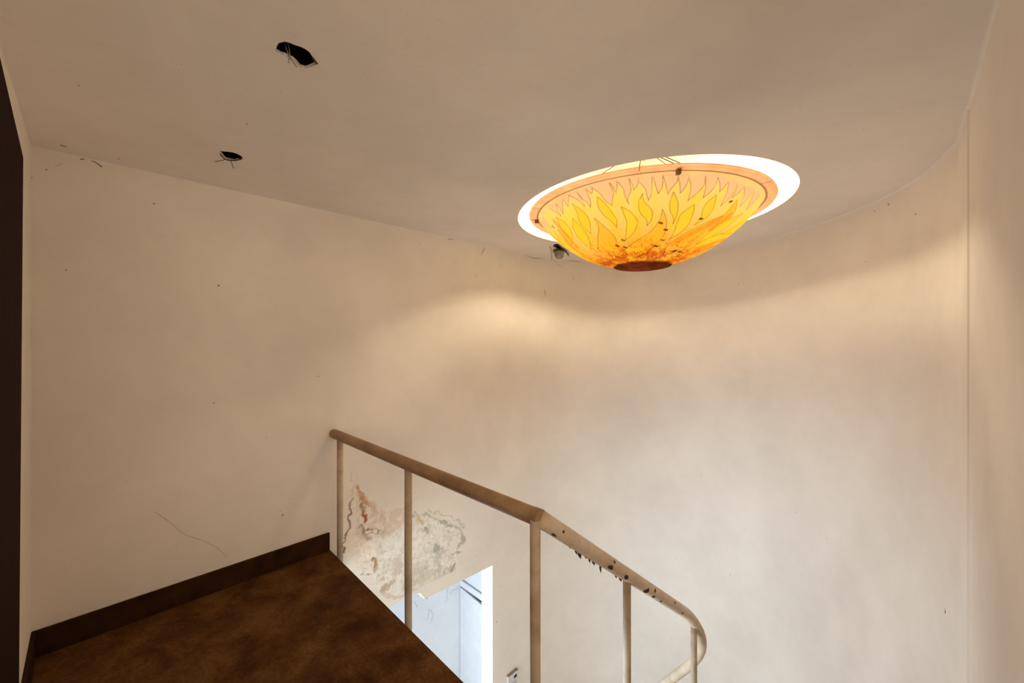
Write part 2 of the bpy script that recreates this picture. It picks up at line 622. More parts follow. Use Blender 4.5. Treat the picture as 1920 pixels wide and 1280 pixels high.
H1 = hole_px([(290, 480), (320, 400), (360, 330), (440, 315), (520, 290), (600, 300), (700, 330), (860, 395), (980, 430), (1080, 470),
              (1170, 520), (1250, 580), (1310, 640), (1345, 710), (1390, 790), (1450, 850), (1500, 900), (1540, 965), (1470, 985), (1380, 1035),
              (1290, 1060), (1150, 1090), (1020, 1060), (940, 1000), (880, 920), (780, 850), (690, 790), (560, 715), (440, 675), (330, 620), (255, 565)], 500, 60, 16)
H2 = hole_px([(385, 405), (470, 425), (560, 440), (680, 445), (800, 460), (900, 485), (1000, 520), (1080, 560), (1150, 605), (1215, 680),
              (1130, 735), (1000, 745), (900, 750), (780, 745), (690, 730), (600, 690), (540, 620), (480, 540), (430, 470)], 390, 260, 18.29)
H3 = hole_px([(305, 470), (340, 455), (380, 462), (420, 500), (450, 530), (500, 560), (545, 600), (520, 625), (470, 575), (430, 555), (380, 545), (330, 520), (290, 500)], 1000, 400, 8)
room = [(-3.1 + COVE, S_BACK)] + [(NL + COVE, 2.9)]
ceil_out = [NS(NL + COVE, S_BACK)] + [NS(p[0] + q[0] * COVE, p[1] + q[1] * COVE) for p, q in zip(APSE, nrm)]
ceil_out += [NS(p[0] - COVE, p[1]) for p in line[1:]] + [NS(1.4, 0.7), NS(1.4, -2.0), NS(-0.66, -2.0), NS(-0.66, -0.225)]
ceil_out = [(p.x, p.y) for p in ceil_out]
v2, tr = fill([ceil_out, drum_ring, H1, H2, H3])
V = [Vector((p[0], p[1], ZC)) for p in v2]
ceiling = tag(mesh('ceiling', V, tr, M['ceiling']), 'cream plaster ceiling over landing and stairwell with broken spotlight holes', 'ceiling', kind='structure')


def hole_rim(loop, th, dark, name):
    """broken plaster edge going up from a ceiling hole, then a dark void box"""
    cx = sum(p[0] for p in loop) / len(loop)
    cy = sum(p[1] for p in loop) / len(loop)
    m = len(loop)
    V = [Vector((x, y, ZC)) for x, y in loop]
    V += [Vector((x + (cx - x) * random.uniform(-0.02, 0.05), y + (cy - y) * random.uniform(-0.02, 0.05), ZC + th * random.uniform(0.75, 1.2))) for x, y in loop]
    F = [(i, (i + 1) % m, (i + 1) % m + m, i + m) for i in range(m)]
    mesh('hole_edge', V, F, M['broken'], ceiling)
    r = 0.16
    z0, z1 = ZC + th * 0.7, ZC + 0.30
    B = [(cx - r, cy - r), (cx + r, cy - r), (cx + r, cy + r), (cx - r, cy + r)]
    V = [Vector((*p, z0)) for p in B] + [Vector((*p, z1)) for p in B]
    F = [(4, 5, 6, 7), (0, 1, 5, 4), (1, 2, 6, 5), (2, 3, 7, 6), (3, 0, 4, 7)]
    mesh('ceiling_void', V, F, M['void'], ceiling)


hole_rim(H1, 0.012, 0, 'a')
hole_rim(H2, 0.010, 0, 'b')
hole_rim(H3, 0.012, 0, 'c')

# drum above the ceiling
DH = 0.92
V, F = [], []
for x, y in drum_ring:
    V += [Vector((x, y, ZC)), Vector((x, y, ZC + DH))]
for i in range(ND):
    j = (i + 1) % ND
    F.append((2 * i, 2 * j, 2 * j + 1, 2 * i + 1))
F.append(tuple(2 * i + 1 for i in range(ND)))
drum = tag(mesh('ceiling_drum', V, F, M['drum'], origin=None), 'white round recess in the ceiling above the painted bowl', 'ceiling recess', kind='structure')
# roof slab keeping the sky out of the shell
B = [(-7, -7), (7, -7), (7, 7), (-7, 7)]
V = [Vector((*p, ZC + DH + 0.06)) for p in B] + [Vector((*p, ZC + DH + 0.16)) for p in B]
tag(mesh('roof', V, [(3, 2, 1, 0), (4, 5, 6, 7), (0, 1, 5, 4), (1, 2, 6, 5), (2, 3, 7, 6), (3, 0, 4, 7)], M['concrete']), 'flat roof slab above the stair hall', 'roof', kind='structure')
# skylight pane: opal disc in a ring
SR = 0.36
sk = thing('skylight', (DC.x, DC.y, ZC + DH - 0.05), 'glowing opal skylight disc at the top of the ceiling recess', 'skylight')
V = [Vector((DC.x, DC.y, ZC + DH - 0.022))] + [Vector((DC.x + SR * math.cos(a), DC.y + SR * math.sin(a), ZC + DH - 0.022)) for a in np.linspace(0, 2 * math.pi, 65)[:-1]]
mesh('opal_pane', V, [(0, 1 + (i + 1) % 64, 1 + i) for i in range(64)], M['sky'], sk)
V, F = [], []
for i in range(64):
    a = 2 * math.pi * i / 64
    for r, z in ((SR, -0.03), (SR + 0.04, -0.03), (SR + 0.04, -0.002), (SR, -0.002)):
        V.append(Vector((DC.x + r * math.cos(a), DC.y + r * math.sin(a), ZC + DH + z)))
for i in range(64):
    j = (i + 1) % 64
    for q in range(4):
        F.append((4 * i + q, 4 * j + q, 4 * j + (q + 1) % 4, 4 * i + (q + 1) % 4))
mesh('ring', V, F, M['drum'], sk)

# ------------------------------------------------------------------ passage behind the doorway
v2, tr = fill([[(0.55, ZL), (2.85, ZL), (2.85, -0.25), (0.55, -0.25)], [(0.74, -2.6), (1.50, -2.6), (1.50, -0.85), (0.74, -0.85)]])
V, F = join([([NS(-3.70, p[0], p[1]) for p in v2], tr), quadwall((-3.70, 0.55), (NL, 0.55), ZL, -0.25), quadwall((-3.70, 2.87), (NL - 0.0, 2.87), ZL, -0.25),
             ([NS(-3.7, 0.55, -0.25), NS(NL, 0.55, -0.25), NS(NL, 2.87, -0.25), NS(-3.7, 2.87, -0.25)], [(0, 1, 2, 3)]),
             quadwall((NL - 0.18, 2.81), (NL - 0.18, 2.87), ZL, -0.25), quadwall((NL - 0.18, 0.55), (NL - 0.18, 0.95), ZL, -0.25),
             quadwall((NL - 0.18, 0.95), (NL - 0.18, 2.81), -0.66, -0.25)])
tag(mesh('wall_passage', V, F, M['white_wall']), 'bright white wall of the passage seen through the lower doorway', 'wall', kind='structure')

t = thing('window_3', NS(-3.75, 1.12, -2.6), 'white framed window in the outer wall of the passage', 'window', kind='structure')
mesh('window_frame', *join([box_ns(-3.76, -3.71, 0.74, 0.77, -2.6, -0.85), box_ns(-3.76, -3.71, 1.47, 1.50, -2.6, -0.85),
                            box_ns(-3.76, -3.71, 0.74, 1.50, -2.6, -2.57), box_ns(-3.76, -3.71, 0.74, 1.50, -0.88, -0.85)]), M['white_paint'], t)

cb = thing('cupboard', NS(-3.49, 2.86, ZL), 'white panelled cupboard front at the end of the bright passage', 'cupboard')
bevel(mesh('top_panel', *box_ns(-3.698, -3.282, 2.845, 2.865, -1.20, -0.26), M['white_paint'], cb), 0.003)
bevel(mesh('rail', *box_ns(-3.698, -3.282, 2.832, 2.865, -1.285, -1.212), M['white_paint'], cb), 0.004)
mesh('dark_gap', *box_ns(-3.698, -3.282, 2.862, 2.866, -1.36, -1.28), M['black'], cb)
V, F = box_ns(-3.695, -3.285, 2.836, 2.862, ZL + 0.004, -1.325)
V = [v + (Vector((0, 0, 0.02)) if v.z > -2 and to_ns(v)[0] < -3.5 else Vector((0, 0, -0.008 if v.z > -2 else 0))) for v in V]
bevel(mesh('door', V, F, M['white_paint'], cb), 0.004)

# plaster fragment dangling at the broken end of the lintel
fr = [on_n(782 + dx, 1108 + dy, NL - 0.02) for dx, dy in ((0, 0), (8, -2), (14, 3), (20, 8), (19, 15), (11, 8))]
V = fr + [p + NS(-0.03, 0, 0) for p in fr]
F = [(0, 1, 2, 3, 4, 5), (11, 10, 9, 8, 7, 6)] + [(i, (i + 1) % 6, (i + 1) % 6 + 6, i + 6) for i in range(6)]
mesh('broken_corner', V, F, M['can'], wall_left)

# ------------------------------------------------------------------ stained, peeling plaster patch on the left wall
S0, S1, Z0, Z1 = 1.13, 2.80, -0.66, 0.62
gs, gz = 330, 256
ss, zz = np.meshgrid(np.linspace(S0, S1, gs), np.linspace(Z0, Z1, gz))
sv, zv = ss.ravel(), zz.ravel()
kk = math.sqrt(0.5)
X, Y = kk * (NL + sv), kk * (sv - NL)
PX = 960 + FPX * X / Y
PY = HOR - FPX * (zv - CAM_Z) / Y
U, W = (PX - 630) * 4.74, (PY - 860) * 4.74        # trace units of the stain
nz = fbm(sv * 9, zv * 9, 3, 5)
nf = fbm(sv * 34, zv * 34, 9, 4)
nd = fbm(sv * 16, zv * 16, 21, 4)
U2 = U + (nd - 0.5) * 60 + (nf - .5) * 40
W2 = W + (fbm(sv * 16, zv * 16, 55, 4) - 0.5) * 60 + (fbm(sv * 34, zv * 34, 77, 4) - .5) * 40
rgb = np.tile(np.array((0.845, 0.784, 0.703)), (len(sv), 1))
alp = np.zeros(len(sv))
hgt = np.zeros(len(sv))


def seg_dist(px, py, pts):
    d = np.full(px.shape, 1e9)
    for (ax, ay), (bx, by) in zip(pts[:-1], pts[1:]):
        vx, vy = bx - ax, by - ay
        t = np.clip(((px - ax) * vx + (py - ay) * vy) / max(vx * vx + vy * vy, 1e-9), 0, 1)
        d = np.minimum(d, np.hypot(px - ax - t * vx, py - ay - t * vy))
    return d


def in_poly(px, py, lp):
    c = np.zeros(px.shape, bool)
    j = len(lp) - 1
    for i in range(len(lp)):
        xi, yi = lp[i]
        xj, yj = lp[j]
        if yi != yj:
            c ^= ((yi > py) != (yj > py)) & (px < (xj - xi) * (py - yi) / (yj - yi) + xi)
        j = i
    return c


def dab(mask, col, h=0.0):
    global rgb, alp, hgt
    m3 = mask[:, None]
    rgb = rgb * (1 - m3) + np.array(lin(*col)) * m3
    alp = np.maximum(alp, mask)
    hgt = hgt + mask * h


def sm(x, a, b):
    t = np.clip((x - a) / (b - a), 0, 1)
    return t * t * (3 - 2 * t)


def stroke(pts, wd, col, op=1.0, ragged=0.6, h=0.0):
    d = seg_dist(U2, W2, pts)
    dab((1 - sm(d, wd * 0.35, wd)) * op * np.clip(1 - ragged + ragged * 2 * nf, 0, 1), col, h)


def patch(pts, col, op=0.6, soft=25, h=0.0):
    d = seg_dist(U2, W2, pts + [pts[0]])
    ins = in_poly(U2, W2, pts)
    sd = np.where(ins, d, -d)
    dab(sm(sd, -soft, soft) * op, col, h)


patch([(60, 200), (330, 330), (420, 480), (420, 640), (300, 1060), (120, 960), (60, 800)], (214, 196, 178), 0.6, 60)
patch([(350, 700), (480, 660), (600, 600), (700, 500), (900, 520), (1100, 590), (1140, 700), (1080, 860), (980, 1080), (700, 1150), (420, 1220), (340, 1000)], (214, 212, 203), 0.75, 30, 0.0015)
patch([(400, 470), (600, 430), (700, 480), (600, 590), (480, 680), (380, 700), (320, 620)], (196, 168, 146), 0.7, 22)
patch([(690, 940), (800, 930), (900, 1000), (970, 1080), (880, 1120), (700, 1170), (600, 1200), (560, 1120)], (176, 172, 150), 0.65, 40)
stroke([(145, 340), (118, 400), (130, 480), (125, 560), (108, 625), (85, 690), (75, 760), (70, 830)], 14, (118, 82, 48), 0.95, 0.3, -0.001)
stroke([(150, 20), (140, 300)], 12, (188, 168, 148), 0.8, 0.8)
stroke([(180, 20), (172, 260)], 9, (190, 170, 150), 0.8, 0.8)
stroke([(180, 250), (215, 320), (270, 380), (300, 400)], 36, (186, 134, 84), 0.9, 0.7, 0.002)
stroke([(235, 400), (250, 450), (262, 540)], 26, (146, 92, 44), 1.0, 0.5, -0.001)
stroke([(225, 300), (235, 420)], 22, (170, 120, 76), 0.8, 0.7)
stroke([(300, 390), (345, 470), (300, 520)], 30, (206, 182, 152), 0.8, 0.5, 0.003)
stroke([(345, 560), (390, 585)], 40, (228, 214, 194), 0.9, 0.2, 0.004)
stroke([(215, 590), (250, 650), (330, 640), (400, 640)], 34, (140, 112, 86), 0.95, 0.9, -0.001)
stroke([(220, 640), (300, 720)], 34, (150, 124, 100), 0.8, 1.0)
stroke([(340, 880), (352, 940), (355, 1000)], 27, (160, 116, 74), 0.95, 0.5, -0.001)
stroke([(545, 910), (550, 960)], 46, (188, 174, 160), 0.8, 0.2)
stroke([(410, 1170), (450, 1130), (520, 1070)], 36, (172, 144, 120), 0.9, 0.6, -0.001)
stroke([(500, 1000), (560, 1010)], 26, (188, 166, 144), 0.8, 0.6)
stroke([(420, 1200), (560, 1230), (700, 1180)], 40, (190, 176, 148), 0.8, 0.3)
stroke([(690, 505), (800, 492), (880, 520), (940, 560), (1020, 580), (1090, 610), (1130, 690), (1125, 750), (1080, 800)], 22, (146, 147, 132), 0.85, 1.0, 0.001)
stroke([(800, 462), (900, 478), (1020, 508), (1100, 560), (1135, 610)], 13, (160, 158, 144), 0.8, 0.6)
stroke([(720, 400), (850, 370), (1000, 345)], 22, (205, 190, 172), 0.6, 0.5)
stroke([(735, 520), (755, 560)], 34, (198, 162, 116), 0.9, 0.3)
stroke([(790, 620), (815, 640)], 18, (128, 122, 110), 0.9, 0.8)
stroke([(880, 790), (925, 800)], 42, (142, 138, 128), 0.85, 0.5)
stroke([(925, 830), (925, 920), (900, 980)], 42, (168, 168, 152), 0.75, 0.6)
stroke([(960, 830), (960, 920)], 32, (222, 212, 204), 0.8, 0.2, 0.003)
stroke([(990, 1000), (1040, 990)], 58, (160, 156, 138), 0.8, 0.6)
stroke([(1050, 940), (1035, 1000), (1010, 1040)], 14, (118, 108, 92), 0.9, 0.6)
stroke([(980, 1060), (1100, 1010)], 22, (188, 180, 164), 0.8, 0.8)
stroke([(1035, 838), (1110, 830)], 10, (110, 102, 92), 0.9, 0.5)
stroke([(240, 940), (280, 935)], 16, (150, 140, 124), 0.8, 0.9)
stroke([(235, 1030), (310, 1030)], 14, (140, 132, 116), 0.8, 1.0)
stroke([(690, 1170), (780, 1160)], 30, (184, 166, 122), 0.85, 0.4)
zone = sm(np.where(in_poly(U, W, [(60, 180), (350, 330), (700, 420), (1000, 460), (1190, 620), (1160, 860), (1100, 1060), (700, 1240), (400, 1260), (80, 900)]),
                   seg_dist(U, W, [(60, 180), (350, 330), (700, 420), (1000, 460), (1190, 620), (1160, 860), (1100, 1060), (700, 1240), (400, 1260), (80, 900), (60, 180)]), 0), 0, 140)
rdg = 1 - np.abs(2 * fbm(sv * 13, zv * 13, 91, 5) - 1)
brown = (U < 480)[:, None]
m_ = sm(rdg, 0.90, 0.975) * zone * np.clip(2 * nz - 0.3, 0, 1) * 0.55
rgb = rgb * (1 - m_[:, None]) + np.where(brown, np.array(lin(158, 120, 84)), np.array(lin(150, 150, 136))) * m_[:, None]
alp = np.maximum(alp, m_)
m_ = sm(fbm(sv * 22, zv * 22, 131, 5), 0.56, 0.70) * zone * 0.5
rgb = rgb * (1 - m_[:, None]) + np.where(brown, np.array(lin(190, 160, 132)), np.array(lin(184, 182, 168))) * m_[:, None]
alp = np.maximum(alp, m_)
m_ = sm(fbm(sv * 18, zv * 18, 171, 5), 0.58, 0.66) * zone * 0.6
rgb = rgb * (1 - m_[:, None]) + np.array(lin(232, 224, 212)) * m_[:, None]
alp = np.maximum(alp, m_)
hgt = hgt + 0.004 * m_
rgb = np.where(alp[:, None] > 0, np.clip(rgb * (1.18 + 0.12 * (nf[:, None] - 0.5)), 0, 0.9), rgb)
edge = np.minimum.reduce([(sv - S0) / 0.05, (S1 - sv) / 0.10, (zv - Z0) / 0.02, (Z1 - zv) / 0.12])
edge = np.clip(edge, 0, 1)
hgt = np.clip((hgt + 0.0025 * (nf - 0.5) * alp + 0.004 * (nz - 0.5) * alp), -0.002, 0.006)
off = NL - 0.0015 + edge * (0.003 + hgt)
verts = np.stack([kk * (off + sv), kk * (sv - off), zv], 1)
idx = np.arange(gs * gz).reshape(gz, gs)
faces = np.stack([idx[:-1, :-1], idx[:-1, 1:], idx[1:, 1:], idx[1:, :-1]], -1).reshape(-1, 4)
# leave the doorway free
top = np.interp(sv, [p[0] for p in jag], [p[1] for p in jag]) + 0.004
keep = (zv > top)[faces].all(1)
pt = mesh('stained_plaster', verts, faces[keep].tolist(), M['stained'], wall_left, smooth=True)
ca = pt.data.color_attributes.new('paint', 'FLOAT_COLOR', 'POINT')
ca.data.foreach_set('color', np.concatenate([rgb, (alp * edge)[:, None]], 1).astype(np.float32).ravel())
pt['label'] = 'rust-brown and grey-green damp stain with peeling plaster'

# ------------------------------------------------------------------ painted bowl lamp
ZR = CAM_Z + 0.955                 # flange height
BR, BA_, BD = 0.862, 0.800, 0.415  # flange radius, bowl mouth radius, depth
RS = (BA_ ** 2 + BD ** 2) / (2 * BD)
BC = Vector((1.0, 3.03, ZR - BD + RS))
lamp = thing('bowl_lamp', (BC.x, BC.y, ZR - BD), 'large hanging glass bowl lamp painted with yellow flames under the ceiling recess', 'lamp')
AM = math.asin(BA_ / RS)


def bowl_uv(x, y):
    """picture point on the outside of the bowl -> flat disc coordinates (arc length from the bottom, azimuth)"""
    d = pix(x, y).normalized()
    o = Vector((0, 0, CAM_Z)) - BC
    bq = o.dot(d)
    dis = bq * bq - (o.dot(o) - RS * RS)
    t = -bq - math.sqrt(max(dis, 0.0))
    p = o + d * t
    th = math.acos(max(-1, min(1, -p.z / RS)))
    ph = math.atan2(p.y, p.x)
    return (RS * th * math.cos(ph), RS * th * math.sin(ph))


def C1(pts):                       # trace units of the bowl: 3.31 per pixel from (940, 270)
    return [bowl_uv(940 + u / 3.3103, 270 + v / 3.3103) for u, v in pts]


nphi, nth = 1500, 210
ph = np.linspace(0, 2 * math.pi, nphi, endpoint=False)
th = np.linspace(0.004, AM, nth)
PH, TH = np.meshgrid(ph, th)
PHr, THr = PH.ravel(), TH.ravel()
bu, bv = RS * THr * np.cos(PHr), RS * THr * np.sin(PHr)
rad = THr / AM                     # 0 at the bottom, 1 at the mouth
n1 = fbm(bu * 7 + 50, bv * 7 + 50, 1, 4)
n2 = fbm(bu * 30 + 50, bv * 30 + 50, 5, 4)
n3 = fbm(bu * 70 + 50, bv * 70 + 50, 8, 3)
na = fbm(PHr * 14, rad * 2.2, 17, 4)
na = np.where(PHr > 2 * math.pi - 0.25, na * (2 * math.pi - PHr) / 0.25 + 0.5 * (1 - (2 * math.pi - PHr) / 0.25), na)


def cmix(a, b, m):
    return a * (1 - m[:, None]) + b * m[:, None]


CY1 = np.array((0.93, 0.75, 0.23))    # pale yellow
CY2 = np.array((0.94, 0.76, 0.037))   # strong yellow
CO = np.array((0.93, 0.40, 0.02))    # orange
CP = np.array((0.90, 0.66, 0.42))     # peach
CR = np.array((0.42, 0.075, 0.008))   # red brown
CB = np.array((0.075, 0.017, 0.006))   # medallion brown
CL = np.array((0.16, 0.055, 0.012))   # outline
col = np.tile(CY1, (len(bu), 1))
col = cmix(col, CY2, sm(na, 0.46, 0.66) * (1 - sm(rad, 0.80, 0.93)) * 0.6)
col = cmix(col, CP, sm(rad, 0.90, 0.99) * 0.55)
col = cmix(col, CO, (1 - sm(rad, 0.30, 0.90)) * np.clip(0.5 + 0.9 * n1, 0, 1) * 0.95)


def fillp(pts, c, soft=0.006, op=1.0):
    global col
    p = np.array(pts)
    lo_, hi_ = p.min(0) - 0.05, p.max(0) + 0.05
    m = np.where((bu > lo_[0]) & (bu < hi_[0]) & (bv > lo_[1]) & (bv < hi_[1]))[0]
    if len(m) == 0:
        return
    d = seg_dist(bu[m], bv[m], pts + [pts[0]])
    sd = np.where(in_poly(bu[m], bv[m], pts), d, -d)
    k_ = sm(sd, -soft, soft) * op
    col[m] = col[m] * (1 - k_[:, None]) + c * k_[:, None]


def linep(pts, wd=0.0040, c=CL, op=0.62):
    global col
    p = np.array(pts)
    lo_, hi_ = p.min(0) - 0.02, p.max(0) + 0.02
    m = np.where((bu > lo_[0]) & (bu < hi_[0]) & (bv > lo_[1]) & (bv < hi_[1]))[0]
    if len(m) == 0:
        return
    d = seg_dist(bu[m], bv[m], pts)
    k_ = (1 - sm(d, wd * 0.35, wd)) * op * np.clip(0.45 + n2[m], 0, 1)
    col[m] = col[m] * (1 - k_[:, None]) + c * k_[:, None]


def smooth_px(pts, per=5):
    return [tuple(q) for q in catmull(pts, per)]


# peach tongues hanging from the rim between the flame tips: left side down to the tip, then up the right side
PEN = [
    ([(380, 335), (392, 355), (414, 386)], [(416, 350), (420, 316)]),
    ([(420, 316), (455, 335), (485, 355), (517, 388)], [(500, 345), (470, 300)]),
    ([(470, 300), (505, 340), (535, 365), (553, 391)], [(552, 350), (524, 280)]),
    ([(524, 280), (548, 300), (562, 306)], [(566, 288), (560, 268)]),
    ([(560, 268), (610, 305), (640, 345), (687, 381)], [(690, 335), (697, 300), (668, 238)]),
    ([(670, 240), (690, 262), (712, 301)], [(719, 262), (716, 230)]),
    ([(722, 236), (756, 275), (768, 325), (790, 369)], [(784, 335), (804, 290), (792, 214)]),
    ([(793, 216), (812, 250), (822, 283)], [(845, 255), (853, 205)]),
    ([(856, 235), (893, 275), (902, 310), (914, 350)], [(932, 305), (936, 200)]),
    ([(946, 205), (957, 255), (974, 308)], [(1000, 262), (1002, 196)]),
    ([(1004, 196), (1018, 240), (1035, 309)], [(1052, 280), (1090, 235), (1097, 200)]),
    ([(1098, 200), (1108, 250), (1111, 304)], [(1148, 255), (1169, 196)]),
    ([(1171, 222), (1176, 280), (1158, 350)], [(1215, 305), (1258, 255), (1267, 196)]),
    ([(1269, 205), (1268, 270), (1253, 332)], [(1305, 290), (1330, 250), (1344, 208)]),
    ([(1346, 210), (1357, 250), (1355, 296)], [(1385, 265), (1410, 232)]),
    ([(1412, 240), (1400, 300), (1362, 384)], [(1415, 335), (1448, 285), (1466, 242)]),
    ([(1468, 260), (1455, 290), (1432, 335)], [(1475, 300), (1508, 266)]),
    ([(1510, 270), (1505, 320), (1480, 390)], [(1535, 330), (1565, 292)]),
    ([(1568, 300), (1548, 350), (1520, 410)], [(1570, 360), (1600, 320)]),
    ([(300, 400), (335, 420), (370, 446)], [(350, 410), (340, 372)]),
    ([(340, 372), (362, 395), (384, 432)], [(380, 395), (378, 345)]),
]
leaves = [
    ([(597, 328), (650, 375), (690, 430), (716, 470), (715, 516)], [(597, 328), (600, 385), (635, 440), (680, 475), (715, 516)], 0),
    ([(743, 388), (800, 420), (845, 480), (820, 550), (770, 595)], [(743, 388), (758, 430), (778, 480), (776, 540), (770, 595)], 0),
    ([(878, 308), (885, 355), (935, 412), (930, 470), (905, 505)], [(878, 308), (852, 365), (862, 425), (900, 470), (905, 505)], 0),
    ([(1068, 298), (1094, 350), (1096, 400), (1085, 450), (1065, 496)], [(1068, 298), (1046, 365), (1050, 420), (1070, 460), (1065, 496)], 0),
    ([(1199, 374), (1190, 430), (1160, 500), (1110, 550), (1050, 586)], [(1199, 374), (1120, 430), (1090, 490), (1075, 540), (1050, 586)], 0),
    ([(1334, 314), (1318, 395), (1280, 450), (1240, 480), (1198, 502)], [(1334, 314), (1275, 365), (1250, 410), (1238, 455), (1198, 502)], 0),
    ([(1000, 405), (1024, 470), (1015, 550), (970, 610), (890, 682)], [(1000, 405), (985, 465), (925, 545), (840, 600), (755, 660)], 1),
    ([(440, 372), (500, 412), (545, 470), (555, 556)], [(440, 372), (470, 425), (490, 490), (555, 556)], 0),
    ([(578, 460), (650, 520), (705, 580), (722, 640), (742, 668)], [(578, 460), (605, 520), (598, 580), (600, 650)], 1),
    ([(1463, 348), (1455, 405), (1420, 460), (1370, 500), (1305, 532)], [(1463, 348), (1420, 400), (1370, 450), (1305, 532)], 1),
    ([(1366, 448), (1290, 520), (1200, 590), (1130, 650)], [(1366, 448), (1240, 500), (1130, 560), (1040, 620)], 1),
    ([(340, 455), (400, 490), (440, 560), (435, 630)], [(340, 455), (365, 510), (395, 570), (435, 630)], 0),
    ([(445, 462), (500, 520), (540, 580), (555, 650)], [(445, 462), (445, 520), (480, 580), (555, 650)], 0),
    ([(1500, 430), (1420, 500), (1330, 560), (1210, 620)], [(1500, 430), (1390, 480), (1300, 540), (1210, 620)], 0),
    ([(1470, 520), (1380, 580), (1280, 620), (1180, 650)], [(1470, 520), (1370, 555), (1270, 590), (1180, 650)], 0),
]
uv_all = []
for Lp, Rp in PEN:
    a, b_ = smooth_px(Lp), smooth_px([Lp[-1]] + Rp)
    up = [(b_[-1][0] + 4, b_[-1][1] - 22), (a[0][0] - 4, a[0][1] - 22)]
    A, B_ = C1(a), C1(b_)
    poly = A + B_[1:] + C1(up)
    uv_all.append(('pen', A, B_, poly))
for Lp, Rp, kx in leaves:
    A, B_ = C1(smooth_px(Lp)), C1(smooth_px(Rp))
    uv_all.append(('leaf%d' % kx, A, B_, A + B_[::-1]))


def rot(pts, a):
    ca_, sa_ = math.cos(a), math.sin(a)
    return [(x * ca_ - y * sa_, x * sa_ + y * ca_) for x, y in pts]


for turn in (0, 2.35, -2.35):      # the visible flames, and the same flames carried on round the back
    for kind, A, B_, poly in uv_all:
        if turn:
            cxm = sum(p[0] for p in poly) / len(poly)
            cym = sum(p[1] for p in poly) / len(poly)
            az = math.degrees(math.atan2(cym, cxm)) + 108
            az = (az + 180) % 360 - 180
            if abs(az) > 67:
                continue
        A_, B2, P_ = rot(A, turn), rot(B_, turn), rot(poly, turn)
        if kind == 'pen':
            fillp(P_, CP * np.array((1.0, 0.93, 0.95)), 0.008, 0.9)
        elif kind == 'leaf0':
            fillp(P_, CY2 * 0.82 + CO * 0.18, 0.010, 0.85)
        else:
            fillp(P_, CO * 0.65 + CY2 * 0.35, 0.014, 0.75)
        linep(A_)
        linep(B2)
# orange streaks on the right flank
for st in ([(1360, 460), (1200, 545), (1060, 620)], [(1480, 560), (1330, 610), (1200, 660)], [(1450, 590), (1300, 640), (1120, 700)], [(1420, 440), (1300, 530)],
           [(330, 480), (400, 560), (470, 640)], [(360, 540), (440, 640), (560, 720)]):
    P_ = C1(smooth_px(st))
    linep(P_, 0.035, np.array((0.86, 0.25, 0.008)), 0.6)
# dirt veins and specks near the bottom
for i in range(190):
    a = rng.uniform(0, 2 * math.pi)
    r0 = rng.uniform(0.22, 0.30)
    pts = []
    r = r0
    for q in range(rng.integers(3, 6)):
        pts.append((r * math.cos(a), r * math.sin(a)))
        r += rng.uniform(-0.005, 0.055)
        a += rng.uniform(-0.12, 0.12) / max(r, .1) * .35
    linep(pts, 0.005, CR * 0.9, rng.uniform(0.4, 0.95))
m_ = (1 - sm(rad, 0.27, 0.58)) * sm(n2, 0.45, 0.62)
col = cmix(col, CR * 1.2, m_ * 0.75)
m_ = (1 - sm(rad, 0.26, 0.40)) * sm(n1, 0.40, 0.62)
col = cmix(col, CR, m_ * 0.75)
m_ = (1 - sm(rad, 0.35, 0.75)) * sm(n3, 0.70, 0.76)
col = cmix(col, CB * 2, m_ * 0.7)
for u, v in ((320, 512), (755, 595), (720, 630), (1080, 660), (1070, 668), (1105, 668), (1000, 595), (960, 632), (1020, 530), (770, 640), (990, 488), (1425, 355), (1240, 462)):
    x, y = C1([(u, v)])[0]
    linep([(x - 0.008, y), (x + 0.010, y + 0.004)], 0.011, CB, 0.95)
med = 1 - sm(RS * THr + (n2 - 0.5) * 0.03, 0.205, 0.222)
cm = CB * (0.7 + 1.3 * n2[:, None]) + np.array((0.05, 0.012, 0.006)) * sm(n1, 0.5, 0.7)[:, None]
col = col * (1 - med[:, None]) + cm * med[:, None]
col = np.clip(col * (0.94 + 0.12 * n1[:, None]), 0, 0.97)

rr = RS * np.sin(THr)
zb = BC.z - RS * np.cos(THr) - 0.010 * med          # medallion stands a little proud
verts = np.stack([BC.x + rr * np.cos(PHr), BC.y + rr * np.sin(PHr), zb], 1)
verts = np.concatenate([verts, [[BC.x, BC.y, BC.z - RS - 0.010]]])
idx = np.arange(nphi * nth).reshape(nth, nphi)
nx = np.roll(idx, -1, 1)
faces = np.stack([idx[:-1], idx[1:], nx[1:], nx[:-1]], -1).reshape(-1, 4).tolist()
faces += [(nphi * nth, int(idx[0, i]), int(nx[0, i])) for i in range(nphi)]
bowl = mesh('bowl', verts, faces, M['bowl'], lamp, smooth=True)
ca = bowl.data.color_attributes.new('paint', 'FLOAT_COLOR', 'POINT')
cc = np.concatenate([col, np.ones((len(col), 1))], 1)
cc = np.concatenate([cc, [[*CB, 1]]])
ca.data.foreach_set('color', cc.astype(np.float32).ravel())
bowl['label'] = 'translucent bowl painted with yellow and orange flames round a brown centre'

